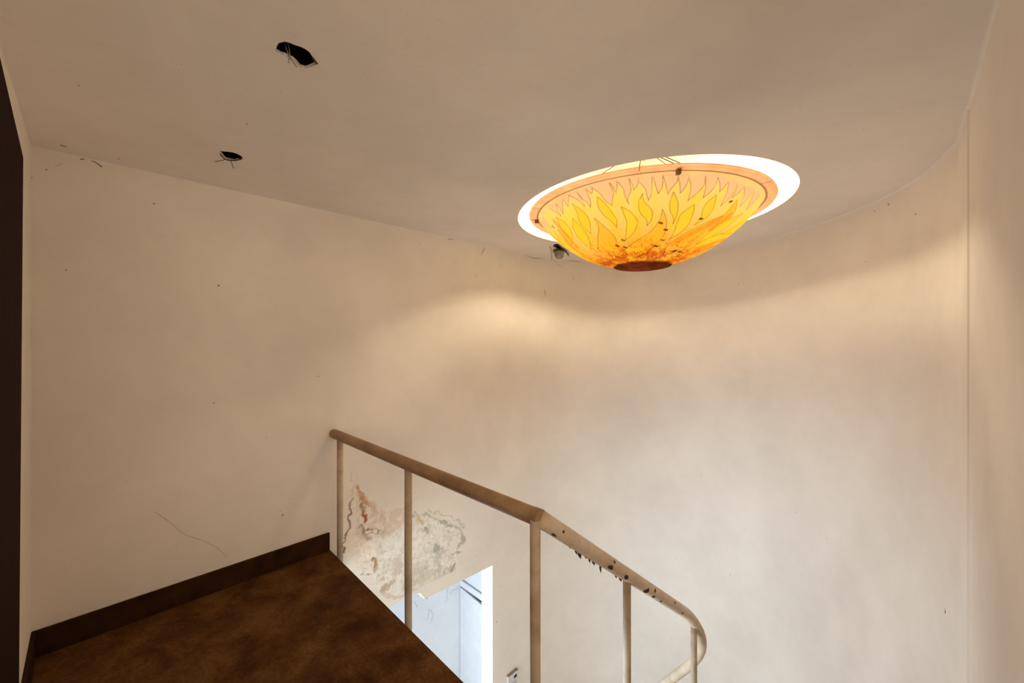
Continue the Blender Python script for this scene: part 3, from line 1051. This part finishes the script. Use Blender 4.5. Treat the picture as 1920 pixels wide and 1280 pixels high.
# wooden rim in segments of a ring
NSEG = 6
for sgm in range(NSEG):
    V, F = [], []
    a0 = 2 * math.pi * (sgm + 0.18) / NSEG
    a1 = a0 + 2 * math.pi / NSEG - 0.004
    q = 28
    for i in range(q + 1):
        a = a0 + (a1 - a0) * i / q
        for r, z in ((BA_ - 0.004, -0.005), (BR, -0.005), (BR + 0.004, 0.003), (BR, 0.012), (BA_ - 0.004, 0.012)):
            V.append(Vector((BC.x + r * math.cos(a), BC.y + r * math.sin(a), ZR + z)))
    for i in range(q):
        for j in (0, 1, 2, 4):
            F.append((i * 5 + j, i * 5 + (j + 1) % 5, (i + 1) * 5 + (j + 1) % 5, (i + 1) * 5 + j))
    F += [(0, 1, 2, 3, 4), tuple(q * 5 + j for j in (4, 3, 2, 1, 0))]
    mesh('rim_segment', V, F, M['flange'], lamp)

# clips and suspension wires
hub = Vector((BC.x, BC.y, ZC + 0.50))
for x, y in ((1264, 327), (1007, 411), (1411, 413)):
    q = on_z(x, y, ZR)
    a = math.atan2(q.y - BC.y, q.x - BC.x)
    er = Vector((math.cos(a), math.sin(a), 0))
    et = Vector((-math.sin(a), math.cos(a), 0))
    rq = max(math.hypot(q.x - BC.x, q.y - BC.y), BA_ + 0.012)
    c0 = Vector((BC.x, BC.y, ZR)) + er * min(rq, BR - 0.005)
    V = []
    for dz in (-0.030, 0.024):
        for dr, dt in ((-0.016, -0.012), (0.016, -0.012), (0.016, 0.012), (-0.016, 0.012)):
            V.append(c0 + er * dr + et * dt + Vector((0, 0, dz)))
    cl = bevel(mesh('clip', V, [(0, 3, 2, 1), (4, 5, 6, 7), (0, 1, 5, 4), (1, 2, 6, 5), (2, 3, 7, 6), (3, 0, 4, 7)], M['clip'], lamp), 0.003)
    for dt in ((-0.018, 0.018) if y < 330 else (0.0,)):
        V, F = tube([c0 + er * 0.014 + et * dt + Vector((0, 0, 0.02)), hub + et * dt * 0.9], 0.0028, 6)
        mesh('suspension_wire', V, F, M['steel'], lamp)
q = on_z(1198, 324, ZR)
V, F = tube([Vector((q.x, q.y, ZR + 0.01)), hub], 0.0026, 6)
mesh('suspension_wire', V, F, M['steel'], lamp)
V, F = tube([hub + Vector((0, 0, -0.012)), hub + Vector((0, 0, 0.012))], 0.03, 16)
mesh('hub', V, F, M['clip'], lamp)
V, F = tube([hub, Vector((hub.x, hub.y, ZC + DH - 0.03))], 0.005, 8)
mesh('hanging_rod', V, F, M['steel'], lamp)
# pendant socket with bulb under the hub
bl = thing('pendant_bulb', (hub.x, hub.y, ZC + 0.30), 'small pale light bulb in a peach socket hanging above the bowl', 'light bulb')


def lathe(prof, c, seg=20):
    V, F = [], []
    for r, z in prof:
        for k_ in range(seg):
            a = 2 * math.pi * k_ / seg
            V.append(Vector((c[0] + r * math.cos(a), c[1] + r * math.sin(a), z)))
    for i in range(len(prof) - 1):
        for k_ in range(seg):
            F.append((i * seg + k_, i * seg + (k_ + 1) % seg, (i + 1) * seg + (k_ + 1) % seg, (i + 1) * seg + k_))
    return V, F


z0 = ZC + 0.48
V, F = lathe([(0.001, z0), (0.022, z0), (0.024, z0 - 0.05), (0.020, z0 - 0.055), (0.020, z0 - 0.075), (0.016, z0 - 0.08)], hub)
mesh('socket', V, F, M['socket'], bl, smooth=False)
V, F = lathe([(0.015, z0 - 0.078), (0.018, z0 - 0.09), (0.026, z0 - 0.115), (0.029, z0 - 0.135), (0.025, z0 - 0.155), (0.014, z0 - 0.168), (0.001, z0 - 0.172)], hub)
mesh('bulb', V, F, M['bulb'], bl, smooth=True)

# ------------------------------------------------------------------ railing
RAIL_S = 1.185
RH = CAM_Z - 0.724                 # centre height of the level rail
RN = -1.044
RR = 0.0345
rl = thing('stair_railing', NS(-2.0, RAIL_S, -0.2), 'dirty cream tubular steel railing guarding the landing edge and winding down the stair', 'railing')
pw = NS(NL + 0.004, RAIL_S - 0.015, RH)
pc = NS(RN, RAIL_S + 0.02, RH)
level = [pw + (pc - pw) * t for t in np.linspace(0, 1, 14)]
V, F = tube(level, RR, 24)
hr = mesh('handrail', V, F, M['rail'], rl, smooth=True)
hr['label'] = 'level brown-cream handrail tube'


AC = (-1.494, 2.90)                # centre of the turn
AR = 0.45
L_TURN = AC[1] - 1.205
_L = np.linspace(0, 4.0, 1601)
_t = np.clip((_L - (L_TURN - 0.30)) / 0.45, 0, 1)
_u = np.clip((_L - (L_TURN + 0.75)) / 0.3, 0, 1)
_sl = 0.747 + 0.62 * _t * _t * (3 - 2 * _t) - 0.75 * _u * _u * (3 - 2 * _u)
_zz = RH - np.concatenate([[0], np.cumsum((_sl[1:] + _sl[:-1]) * 0.5 * (_L[1] - _L[0]))])


def slope_rail(s):                 # centre height along the first flight
    return float(np.interp(s - 1.205, _L, _zz))


def arc_z(a):                      # and round the turn
    return float(np.interp(L_TURN + AR * a, _L, _zz))


desc = [NS(RN, RAIL_S + 0.02, RH)]
for s in np.linspace(1.26, 2.86, 34):
    desc.append(NS(RN, s, slope_rail(s)))
NA = 48
for i in range(NA + 1):
    a = math.pi * i / NA
    desc.append(NS(AC[0] + AR * math.cos(a), AC[1] + AR * math.sin(a), arc_z(a)))
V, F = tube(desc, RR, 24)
hr2 = mesh('handrail', V, F, M['rail_lit'], rl, smooth=True)
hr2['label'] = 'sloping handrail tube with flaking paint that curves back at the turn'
# end cap of the level tube: the coupling sleeve at the bend
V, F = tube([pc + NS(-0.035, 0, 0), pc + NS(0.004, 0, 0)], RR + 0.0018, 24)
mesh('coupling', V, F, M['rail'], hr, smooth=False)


def post(base, top, r):
    V, F = tube([base, base + (top - base) * 0.5, top], r, 18)
    return mesh('post', V, F, M['post'], rl, smooth=False)


def shade(o):
    for p_ in o.data.polygons:
        p_.use_smooth = len(p_.vertices) == 4
    return o


def wall_rail_at(px_x, s):
    """point on the line s = const seen in picture column px_x"""
    t = (px_x - 960) / FPX
    # n + s = t (s - n)
    return s * (t - 1) / (1 + t)


posts = []
for px_x in (637.5, 765.5, 1003.5):
    n = wall_rail_at(px_x, RAIL_S)
    shade(post(NS(n, RAIL_S, -0.17), NS(n, RAIL_S, RH), 0.0215))
for px_x in (1175.5, 1301):
    t = (px_x - 960) / FPX
    s = RN * (1 + t) / (t - 1)
    zz_ = slope_rail(s)
    shade(post(NS(RN, s, zz_ - 0.98), NS(RN, s, zz_), 0.021))
for adeg in (78, 130):
    a = math.radians(adeg)
    zz_ = arc_z(a)
    shade(post(NS(AC[0] + AR * math.cos(a), AC[1] + AR * math.sin(a), max(zz_ - 0.98, ZL)), NS(AC[0] + AR * math.cos(a), AC[1] + AR * math.sin(a), zz_), 0.021))

# flakes of paint hanging under the sloping rail and bare patches on it
k = math.sqrt(0.5)
def rail_point(px_x):
    t = (px_x - 960) / FPX
    s = RN * (1 + t) / (t - 1)
    return s, NS(RN, s, slope_rail(s))
for px_x, ang, ln, wd in ((1068, 0.2, 0.012, 0.010), (1080, -0.3, 0.020, 0.012), (1087, 0.5, 0.040, 0.022), (1105, -0.4, 0.022, 0.012), (1113, 0.3, 0.026, 0.020),
                          (1126, 0.1, 0.046, 0.013), (1155, 0.6, 0.024, 0.016), (1163, -0.2, 0.020, 0.022), (1098, 0.3, 0.014, 0.016)):
    s, c0 = rail_point(px_x)
    c0 = c0 + Vector((0, 0, -RR * 1.12)) + NS(0, 0, 0)
    ex = NS(0, 1, -0.747).normalized()
    ey = (Vector((0, 0, -1)) + NS(-0.6, 0, 0) * ang + ex * ang * 0.8).normalized()
    w2 = wd * 0.85
    ln = ln * 0.8
    P_ = [c0 - ex * w2 + Vector((0, 0, 0.006)), c0 + ex * w2 + Vector((0, 0, 0.006)), c0 + ex * w2 * 1.1 + ey * ln * 0.5 + NS(-0.003, 0, 0),
          c0 + ex * w2 * 0.8 + ey * ln, c0 - ex * w2 * 0.7 + ey * ln * 0.8 + NS(0.003, 0, 0), c0 - ex * w2 * 1.0 + ey * ln * 0.45]
    th_ = NS(-0.0012, 0, 0)
    V = P_ + [p_ + th_ for p_ in P_]
    F = [(0, 1, 2, 3, 4, 5), (11, 10, 9, 8, 7, 6)] + [(i, (i + 1) % 6, (i + 1) % 6 + 6, i + 6) for i in range(6)]
    mesh('paint_flake', V, F, M['flake'], hr2)
ax = NS(0, 1, -0.747).normalized()
sd = NS(1, 0, 0)
upv = sd.cross(ax)
if upv.z < 0:
    upv = -upv
for px_x, ang, ln, wd in ((1137, -28, 0.036, 0.5), (1166, -25, 0.030, 0.55), (1205, -32, 0.036, 0.8), (1217, 8, 0.016, 0.5), (1220, -45, 0.03, 0.35),
                          (1272, -30, 0.024, 0.35), (1044, 2, 0.012, 0.25), (1140, 25, 0.014, 0.3), (1255, 20, 0.014, 0.3), (1036, -55, 0.03, 0.3), (1234, -48, 0.02, 0.3)):
    s, c0 = rail_point(px_x)
    m = 9
    ring = []
    for i in range(m):
        a = 2 * math.pi * i / m
        q = random.uniform(0.65, 1.2) * 1.5
        phi_ = math.radians(ang) + math.sin(a) * wd * 0.5 * q
        ring.append(c0 + ax * math.cos(a) * ln * 0.5 * q + (sd * math.cos(phi_) + upv * math.sin(phi_)) * (RR + 0.0012))
    phi_ = math.radians(ang)
    V = [c0 + (sd * math.cos(phi_) + upv * math.sin(phi_)) * (RR + 0.0014)] + ring
    mesh('bare_patch', V, [(0, 1 + i, 1 + (i + 1) % m) for i in range(m)], M['flake'], hr2)

# ------------------------------------------------------------------ winding stair under the railing
st = thing('staircase', NS(-0.45, 1.2, ZL), 'brown stone winding staircase descending beside the railing', 'staircase', kind='structure')
rise, tread = 0.18, 0.241
NF = 7
for i in range(NF):
    s0 = S_EDGE + tread * i
    z = -rise * (i + 1)
    mesh('step', *box_ns(-1.02, NR - 0.002, s0, s0 + tread + 0.02, z - 0.19, z), M['concrete'], st)
s_end = S_EDGE + tread * NF
nw = 8
apse_in = [(p[0] + q[0] * 0.01, p[1] + q[1] * 0.01) for p, q in zip(APSE, nrm)]


def ray_apse(a):
    cx_, cy_ = AC[0], s_end
    dx, dy = math.cos(a), math.sin(a)
    best = 1.62
    for (x0, y0), (x1, y1) in zip(apse_in[:-1], apse_in[1:]):
        ex_, ey_ = x1 - x0, y1 - y0
        den = dx * ey_ - dy * ex_
        if abs(den) < 1e-9:
            continue
        t_ = ((x0 - cx_) * ey_ - (y0 - cy_) * ex_) / den
        u_ = ((x0 - cx_) * dy - (y0 - cy_) * dx) / den
        if t_ > 0 and -0.001 <= u_ <= 1.001:
            best = t_
    return best


for i in range(nw):
    a0, a1 = math.pi * i / nw, math.pi * (i + 1) / nw
    z = -rise * NF - 0.270 * (i + 1)
    if z < ZL + 0.01:
        break
    zb_ = max(z - 0.19, ZL + 0.001)
    ring = [(AC[0] + 0.40 * math.cos(a), s_end + 0.40 * math.sin(a)) for a in (a1, a0)]
    ring += [(AC[0] + ray_apse(a) * 0.995 * math.cos(a), s_end + ray_apse(a) * 0.995 * math.sin(a)) for a in (max(a0, 0.002), a0 + (a1 - a0) / 3, a0 + 2 * (a1 - a0) / 3, min(a1, math.pi - 0.002))]
    m = len(ring)
    V = [NS(*p_, z) for p_ in ring] + [NS(*p_, zb_) for p_ in ring]
    F = [tuple(range(m)), tuple(range(2 * m - 1, m - 1, -1))] + [(j, (j + 1) % m, (j + 1) % m + m, j + m) for j in range(m)]
    mesh('step', V, F, M['concrete'], st)

# ------------------------------------------------------------------ dark door in the return wall
def bw(u, off_, z):                # along the return wall: u from the corner, off_ into the room
    p_ = Vector(BA) + d * u + nn * off_
    return NS(p_.x, p_.y, z)


q0 = Vector((-1.343, 1.085))
q1 = Vector((-0.760, 0.570))
dr = thing('door_1', (q0.x, q0.y, 0), 'dark brown wooden door cut off by the left edge of the picture', 'door', kind='structure')
ed = (q1 - q0).normalized()
en = Vector((-ed.y, ed.x))
if en.dot(Vector((1, 1))) > 0:
    en = -en


def doorbox(u0, u1, f0, f1, z0, z1, lean=0.0):
    V = []
    for z in (z0, z1):
        for u, f_ in ((u0, f0), (u1, f0), (u1, f1), (u0, f1)):
            p_ = q0 + ed * u + en * f_
            V.append(Vector((p_.x - lean * (2.1 - z) * 0.9, p_.y + lean * (2.1 - z) * 0.0, z)))
    return V, [(0, 3, 2, 1), (4, 5, 6, 7), (0, 1, 5, 4), (1, 2, 6, 5), (2, 3, 7, 6), (3, 0, 4, 7)]


bevel(mesh('door_leaf', *doorbox(0, 0.776, 0, 0.045, 0.006, 2.102, 0.009), M['door'], dr), 0.006)
for z0_, z1_ in ((0.25, 0.95), (1.1, 1.9)):
    bevel(mesh('door_panel', *doorbox(0.12, 0.66, 0.043, 0.053, z0_, z1_, 0.009), M['door'], dr), 0.004)

# ------------------------------------------------------------------ dangling wires and broken spotlight
def wire(name, pts, r, mat, parent):
    V, F = tube([tuple(p_) for p_ in catmull([Vector(p_) for p_ in pts], 5)], r, 6)
    return mesh(name, V, F, mat, parent, smooth=True)


def wp(ox, oy, sc, u, v, z):
    return on_z(ox + u / sc, oy + v / sc, z)


A16 = lambda u, v, z=ZC: wp(500, 60, 16, u, v, z)
wt = thing('dangling_wires', A16(690, 740), 'two thin crossed wires hanging out of the larger ceiling hole', 'wires', 'wires in the ceiling holes')
wire('wire', [A16(540, 300, ZC + 0.05), A16(600, 520, ZC + 0.015), A16(690, 760, ZC - 0.012), A16(800, 900, ZC - 0.02), A16(905, 1060, ZC - 0.03)], 0.0018, M['cable'], wt)
wire('wire', [A16(620, 310, ZC + 0.05), A16(680, 520, ZC + 0.015), A16(690, 700, ZC - 0.010), A16(665, 820, ZC - 0.02), A16(660, 940, ZC - 0.03)], 0.0018, M['cable'], wt)
V, F = join([([A16(1340, 700, ZC - 0.001), A16(1400, 780, ZC - 0.004), A16(1480, 880, ZC - 0.010), A16(1545, 970, ZC - 0.016), A16(1490, 970, ZC - 0.014), A16(1420, 860, ZC - 0.004), A16(1365, 790, ZC - 0.001)],
              [(0, 1, 2, 3, 4, 5, 6)])])
mesh('torn_paper', V + [v + Vector((0, 0, 0.002)) for v in V], [(0, 1, 2, 3, 4, 5, 6), (13, 12, 11, 10, 9, 8, 7)] + [(i, (i + 1) % 7, (i + 1) % 7 + 7, i + 7) for i in range(7)], M['wire'], ceiling)
B18 = lambda u, v, z=ZC: wp(390, 260, 18.29, u, v, z)
wt = thing('dangling_wires', B18(640, 720), 'loop of dark cable with two stray ends hanging from the smaller ceiling hole', 'wires', 'wires in the ceiling holes')
wire('cable_loop', [B18(425, 530, ZC - 0.012), B18(490, 610, ZC - 0.014), B18(570, 695, ZC - 0.014), B18(680, 730, ZC - 0.012), B18(830, 745, ZC - 0.010), B18(1000, 730, ZC - 0.006), B18(1180, 690, ZC + 0.01)], 0.0032, M['wire'], wt)
wire('wire', [B18(570, 700, ZC - 0.014), B18(520, 735, ZC - 0.02), B18(400, 750, ZC - 0.025), B18(240, 790, ZC - 0.03)], 0.0018, M['wire'], wt)
wire('wire', [B18(770, 735, ZC - 0.012), B18(810, 830, ZC - 0.02), B18(840, 920, ZC - 0.025), B18(880, 1020, ZC - 0.03)], 0.0018, M['wire'], wt)

# broken spotlight hanging out of the third hole
c0 = on_z(1048.5, 468, ZC)
sp = thing('broken_spotlight', (c0.x, c0.y, ZC - 0.14), 'broken grey spotlight housing dangling from the ceiling hole behind the bowl', 'spotlight')
z0 = ZC - 0.012
V, F = lathe([(0.057, z0 - 0.005), (0.060, z0 - 0.012), (0.055, z0 - 0.03), (0.046, z0 - 0.062), (0.030, z0 - 0.082), (0.001, z0 - 0.088)], (c0.x, c0.y), 20)
mesh('housing', V, F, M['can'], sp, smooth=True)
V, F = lathe([(0.050, z0 + 0.002), (0.068, z0 - 0.001), (0.068, z0 - 0.009), (0.050, z0 - 0.009), (0.050, z0 + 0.002)], (c0.x, c0.y), 20)
mesh('ring', V, F, M['wire'], sp)
E8 = lambda u, v, z=ZC: wp(1000, 400, 8, u, v, z)
wire('spring_arm', [E8(250, 500, ZC - 0.012), E8(268, 560, ZC - 0.02), E8(272, 620, ZC - 0.03), E8(278, 690, ZC - 0.04)], 0.004, M['can'], sp)
wire('spring_arm', [E8(430, 520, ZC - 0.01), E8(480, 560, ZC - 0.016), E8(515, 605, ZC - 0.02), E8(528, 635, ZC - 0.02)], 0.006, M['black'], sp)
wire('wire', [E8(320, 475, ZC - 0.004), E8(380, 478, ZC - 0.01), E8(410, 510, ZC - 0.012), E8(440, 540, ZC - 0.012)], 0.006, M['black'], sp)
wire('wire', [E8(300, 690, ZC - 0.06), E8(420, 800, ZC - 0.09), E8(560, 850, ZC - 0.10), E8(700, 840, ZC - 0.09)], 0.0012, M['can'], sp)

# ------------------------------------------------------------------ wall control box near the bottom edge
def apse_hit(x, y):
    dd = pix(x, y)
    dn, ds = (dd.x - dd.y) * kk, (dd.x + dd.y) * kk
    best = None
    pts_ = [(NL, -0.9)] + list(APSE) + [(NR, 0.0)]
    for (x0, y0), (x1, y1) in zip(pts_[:-1], pts_[1:]):
        ex_, ey_ = x1 - x0, y1 - y0
        den = dn * ey_ - ds * ex_
        if abs(den) < 1e-9:
            continue
        t_ = (x0 * ey_ - y0 * ex_) / den
        u_ = (x0 * ds - y0 * dn) / den
        if t_ > 0 and -1e-4 <= u_ <= 1.0001 and (best is None or t_ < best[0]):
            L_ = math.hypot(ex_, ey_)
            best = (t_, (ey_ / L_, -ex_ / L_), (ex_ / L_, ey_ / L_))
    t_, nr_, tg_ = best
    return Vector((0, 0, CAM_Z)) + dd * t_, NS(nr_[0], nr_[1]), NS(tg_[0], tg_[1])


pa, nr_, tg_ = apse_hit(959, 1262)
pb, _, _ = apse_hit(949, 1262)
wbx = (pa - pb).length * 1.0
ztop = pa.z + 0.02
ct = thing('wall_thermostat', (pa.x, pa.y, ztop - 0.17), 'small white wall thermostat with a dark display beside the bright doorway', 'thermostat')


def plate(u0, u1, z0_, z1_, f0, f1):
    V = []
    for z in (z0_, z1_):
        for u, f_ in ((u0, f0), (u1, f0), (u1, f1), (u0, f1)):
            p_ = Vector((pa.x, pa.y, 0)) + tg_ * u + nr_ * f_
            V.append(Vector((p_.x, p_.y, z)))
    return V, [(0, 3, 2, 1), (4, 5, 6, 7), (0, 1, 5, 4), (1, 2, 6, 5), (2, 3, 7, 6), (3, 0, 4, 7)]


bevel(mesh('body', *plate(-0.075, 0.075, ztop - 0.17, ztop, 0.0, 0.028), M['plastic'], ct), 0.004)
mesh('top_edge', *plate(-0.077, 0.077, ztop - 0.004, ztop + 0.004, 0.0, 0.030), M['can'], ct)
mesh('display', *plate(0.012, 0.055, ztop - 0.068, ztop - 0.036, 0.027, 0.0295), M['black'], ct)
for i in range(3):
    mesh('marking', *plate(-0.045 + 0.01 * i, 0.045, ztop - 0.100 - 0.016 * i, ztop - 0.096 - 0.016 * i, 0.027, 0.0288), M['ink'], ct)

# ------------------------------------------------------------------ cracks and specks on wall and ceiling
def place(x, y, surf):
    if surf == 'c':
        return on_z(x, y, ZC), Vector((0, 0, -1)), None
    p_, n_, t_ = apse_hit(x, y)
    return p_, n_, t_


def ribbon(pts, wd, mat, parent, name='crack', surf='w'):
    P_ = [place(x, y, surf) for x, y in pts]
    V, F = [], []
    for i, (p_, n_, _) in enumerate(P_):
        a_ = P_[max(i - 1, 0)][0]
        b_ = P_[min(i + 1, len(P_) - 1)][0]
        t_ = (b_ - a_).normalized()
        sdv = t_.cross(n_).normalized()
        ww = wd * (0.25 if i in (0, len(P_) - 1) else random.uniform(0.7, 1.15)) * 0.5
        V += [p_ + n_ * 0.0012 + sdv * ww, p_ + n_ * 0.0012 - sdv * ww]
    F = [(2 * i, 2 * i + 1, 2 * i + 3, 2 * i + 2) for i in range(len(P_) - 1)]
    return mesh(name, V, F, mat, parent)


def wob(pts, per=6, amp=1.2):
    out_ = [tuple(p_) for p_ in catmull(pts, per)]
    return [(x + random.uniform(-amp, amp) * 0.5, y + random.uniform(-amp, amp)) for x, y in out_]


ribbon(wob([(290, 958), (318, 978), (345, 1000), (378, 1012), (405, 1025), (427, 1045)], 5, 0.8), 0.004, M['crack_soft'], wall_left)
ribbon(wob([(150, 299), (165, 298), (180, 305), (192, 314)], 4, 0.5), 0.006, M['crack'], wall_left)
ribbon([(100, 313), (110, 309), (120, 306)], 0.004, M['crack_soft'], wall_left)
ribbon(wob([(112, 271), (118, 273), (126, 275)], 2, 0.3), 0.012, M['crack'], ceiling, surf='c')
ribbon(wob([(330, 337), (390, 343), (440, 353), (500, 367), (545, 379)], 6, 1.0), 0.004, M['crack_soft'], wall_left)
ribbon(wob([(555, 384), (620, 398), (700, 416)], 6, 1.0), 0.003, M['crack_soft'], wall_left)
for pts, wd in (([(910, 463), (906, 470), (903, 478)], 0.010), ([(941, 494), (937, 501)], 0.008), ([(890, 514), (894, 519)], 0.014),
                ([(1020, 542), (1022, 549), (1023, 557)], 0.009), ([(1073, 519), (1077, 524)], 0.014), ([(832, 443), (842, 448), (851, 450)], 0.008), ([(874, 451), (879, 449)], 0.008),
                ([(985, 478), (1000, 484), (1018, 484)], 0.007), ([(1060, 488), (1085, 490), (1105, 488)], 0.007)):
    ribbon(pts, wd, M['crack'], wall_left if pts[0][0] < 950 else wall_apse, 'dirt_streak')
ribbon([(1772, 1141), (1773, 1146), (1772, 1150)], 0.010, M['speck'], wall_right, 'dirt_streak')


def specks(items, parent, surf, name='dirt_specks'):
    V, F = [], []
    for x, y, r in items:
        p_, n_, t_ = place(x, y, surf)
        t_ = t_ if t_ is not None else Vector((1, 0, 0))
        u_ = n_.cross(t_).normalized()
        b_ = len(V)
        m_ = 7
        V.append(p_ + n_ * 0.002)
        for i in range(m_):
            a_ = 2 * math.pi * i / m_
            q_ = r * 0.6 * random.uniform(0.6, 1.3)
            V.append(p_ + n_ * 0.0008 + (t_ * math.cos(a_) + u_ * math.sin(a_)) * q_)
        F += [(b_, b_ + 1 + i, b_ + 1 + (i + 1) % m_) for i in range(m_)]
    o = mesh(name, V, F, M['speck'], parent, kind='stuff')
    return o


specks([(410, 535, .008), (597, 705, .007), (401, 755, .007), (87, 318, .005), (289, 382, .006), (124, 506, .005), (60, 333, .004), (272, 1134, .012), (530, 965, .008), (525, 958, .006),
        (786, 457, .006), (855, 490, .006), (330, 440, .003), (205, 620, .003), (500, 820, .004), (240, 900, .003)], wall_left, 'w')
specks([(945, 660, .008), (1125, 830, .007), (1315, 890, .008), (1492, 960, .007), (1385, 533, .007), (1623, 491, .007), (1640, 396, .008), (1666, 383, .010), (1717, 401, .009), (1268, 1048, .006),
        (1369, 1077, .006), (1258, 1197, .006), (1268, 1156, .006), (1030, 1095, .006), (1520, 455, .005), (1450, 600, .004), (1580, 700, .004), (1690, 900, .004), (1550, 1010, .005),
        (931, 1165, .010), (936, 1100, .008), (933, 1060, .007), (1055, 1150, .005), (1460, 795, .004), (1240, 760, .004)], wall_apse, 'w')
specks([(148, 160, .006), (340, 120, .003), (463, 232, .006), (690, 210, .003), (1690, 338, .006), (1744, 320, .010), (1765, 324, .010), (824, 439, .007), (380, 240, .004), (900, 120, .003),
        (1200, 180, .003), (1500, 200, .003), (1620, 240, .004), (760, 90, .003), (222, 297, .008)], ceiling, 'c')

# cracks in the white passage wall
for pts in ([(650, 280), (640, 330), (625, 400), (632, 440), (612, 475)], [(742, 318), (715, 345), (690, 352), (660, 385)], [(440, 545), (470, 560), (492, 590), (478, 640), (470, 660), (458, 690)],
            [(430, 650), (445, 600), (440, 560)], [(300, 460), (330, 520)], [(770, 285), (760, 320)]):
    P_ = [on_n(720 + u / 5.335, 1040 + v / 5.335, -3.70) for u, v in [tuple(q) for q in catmull(pts, 4)]]
    V = []
    for i, p_ in enumerate(P_):
        t_ = (P_[min(i + 1, len(P_) - 1)] - P_[max(i - 1, 0)]).normalized()
        sdv = t_.cross(NS(1, 0, 0)).normalized() * 0.003 * random.uniform(0.4, 1.2)
        V += [p_ + NS(0.0015, 0, 0) + sdv, p_ + NS(0.0015, 0, 0) - sdv]
    mesh('crack', V, [(2 * i, 2 * i + 1, 2 * i + 3, 2 * i + 2) for i in range(len(P_) - 1)], M['hairline'], bpy.data.objects['wall_passage'])
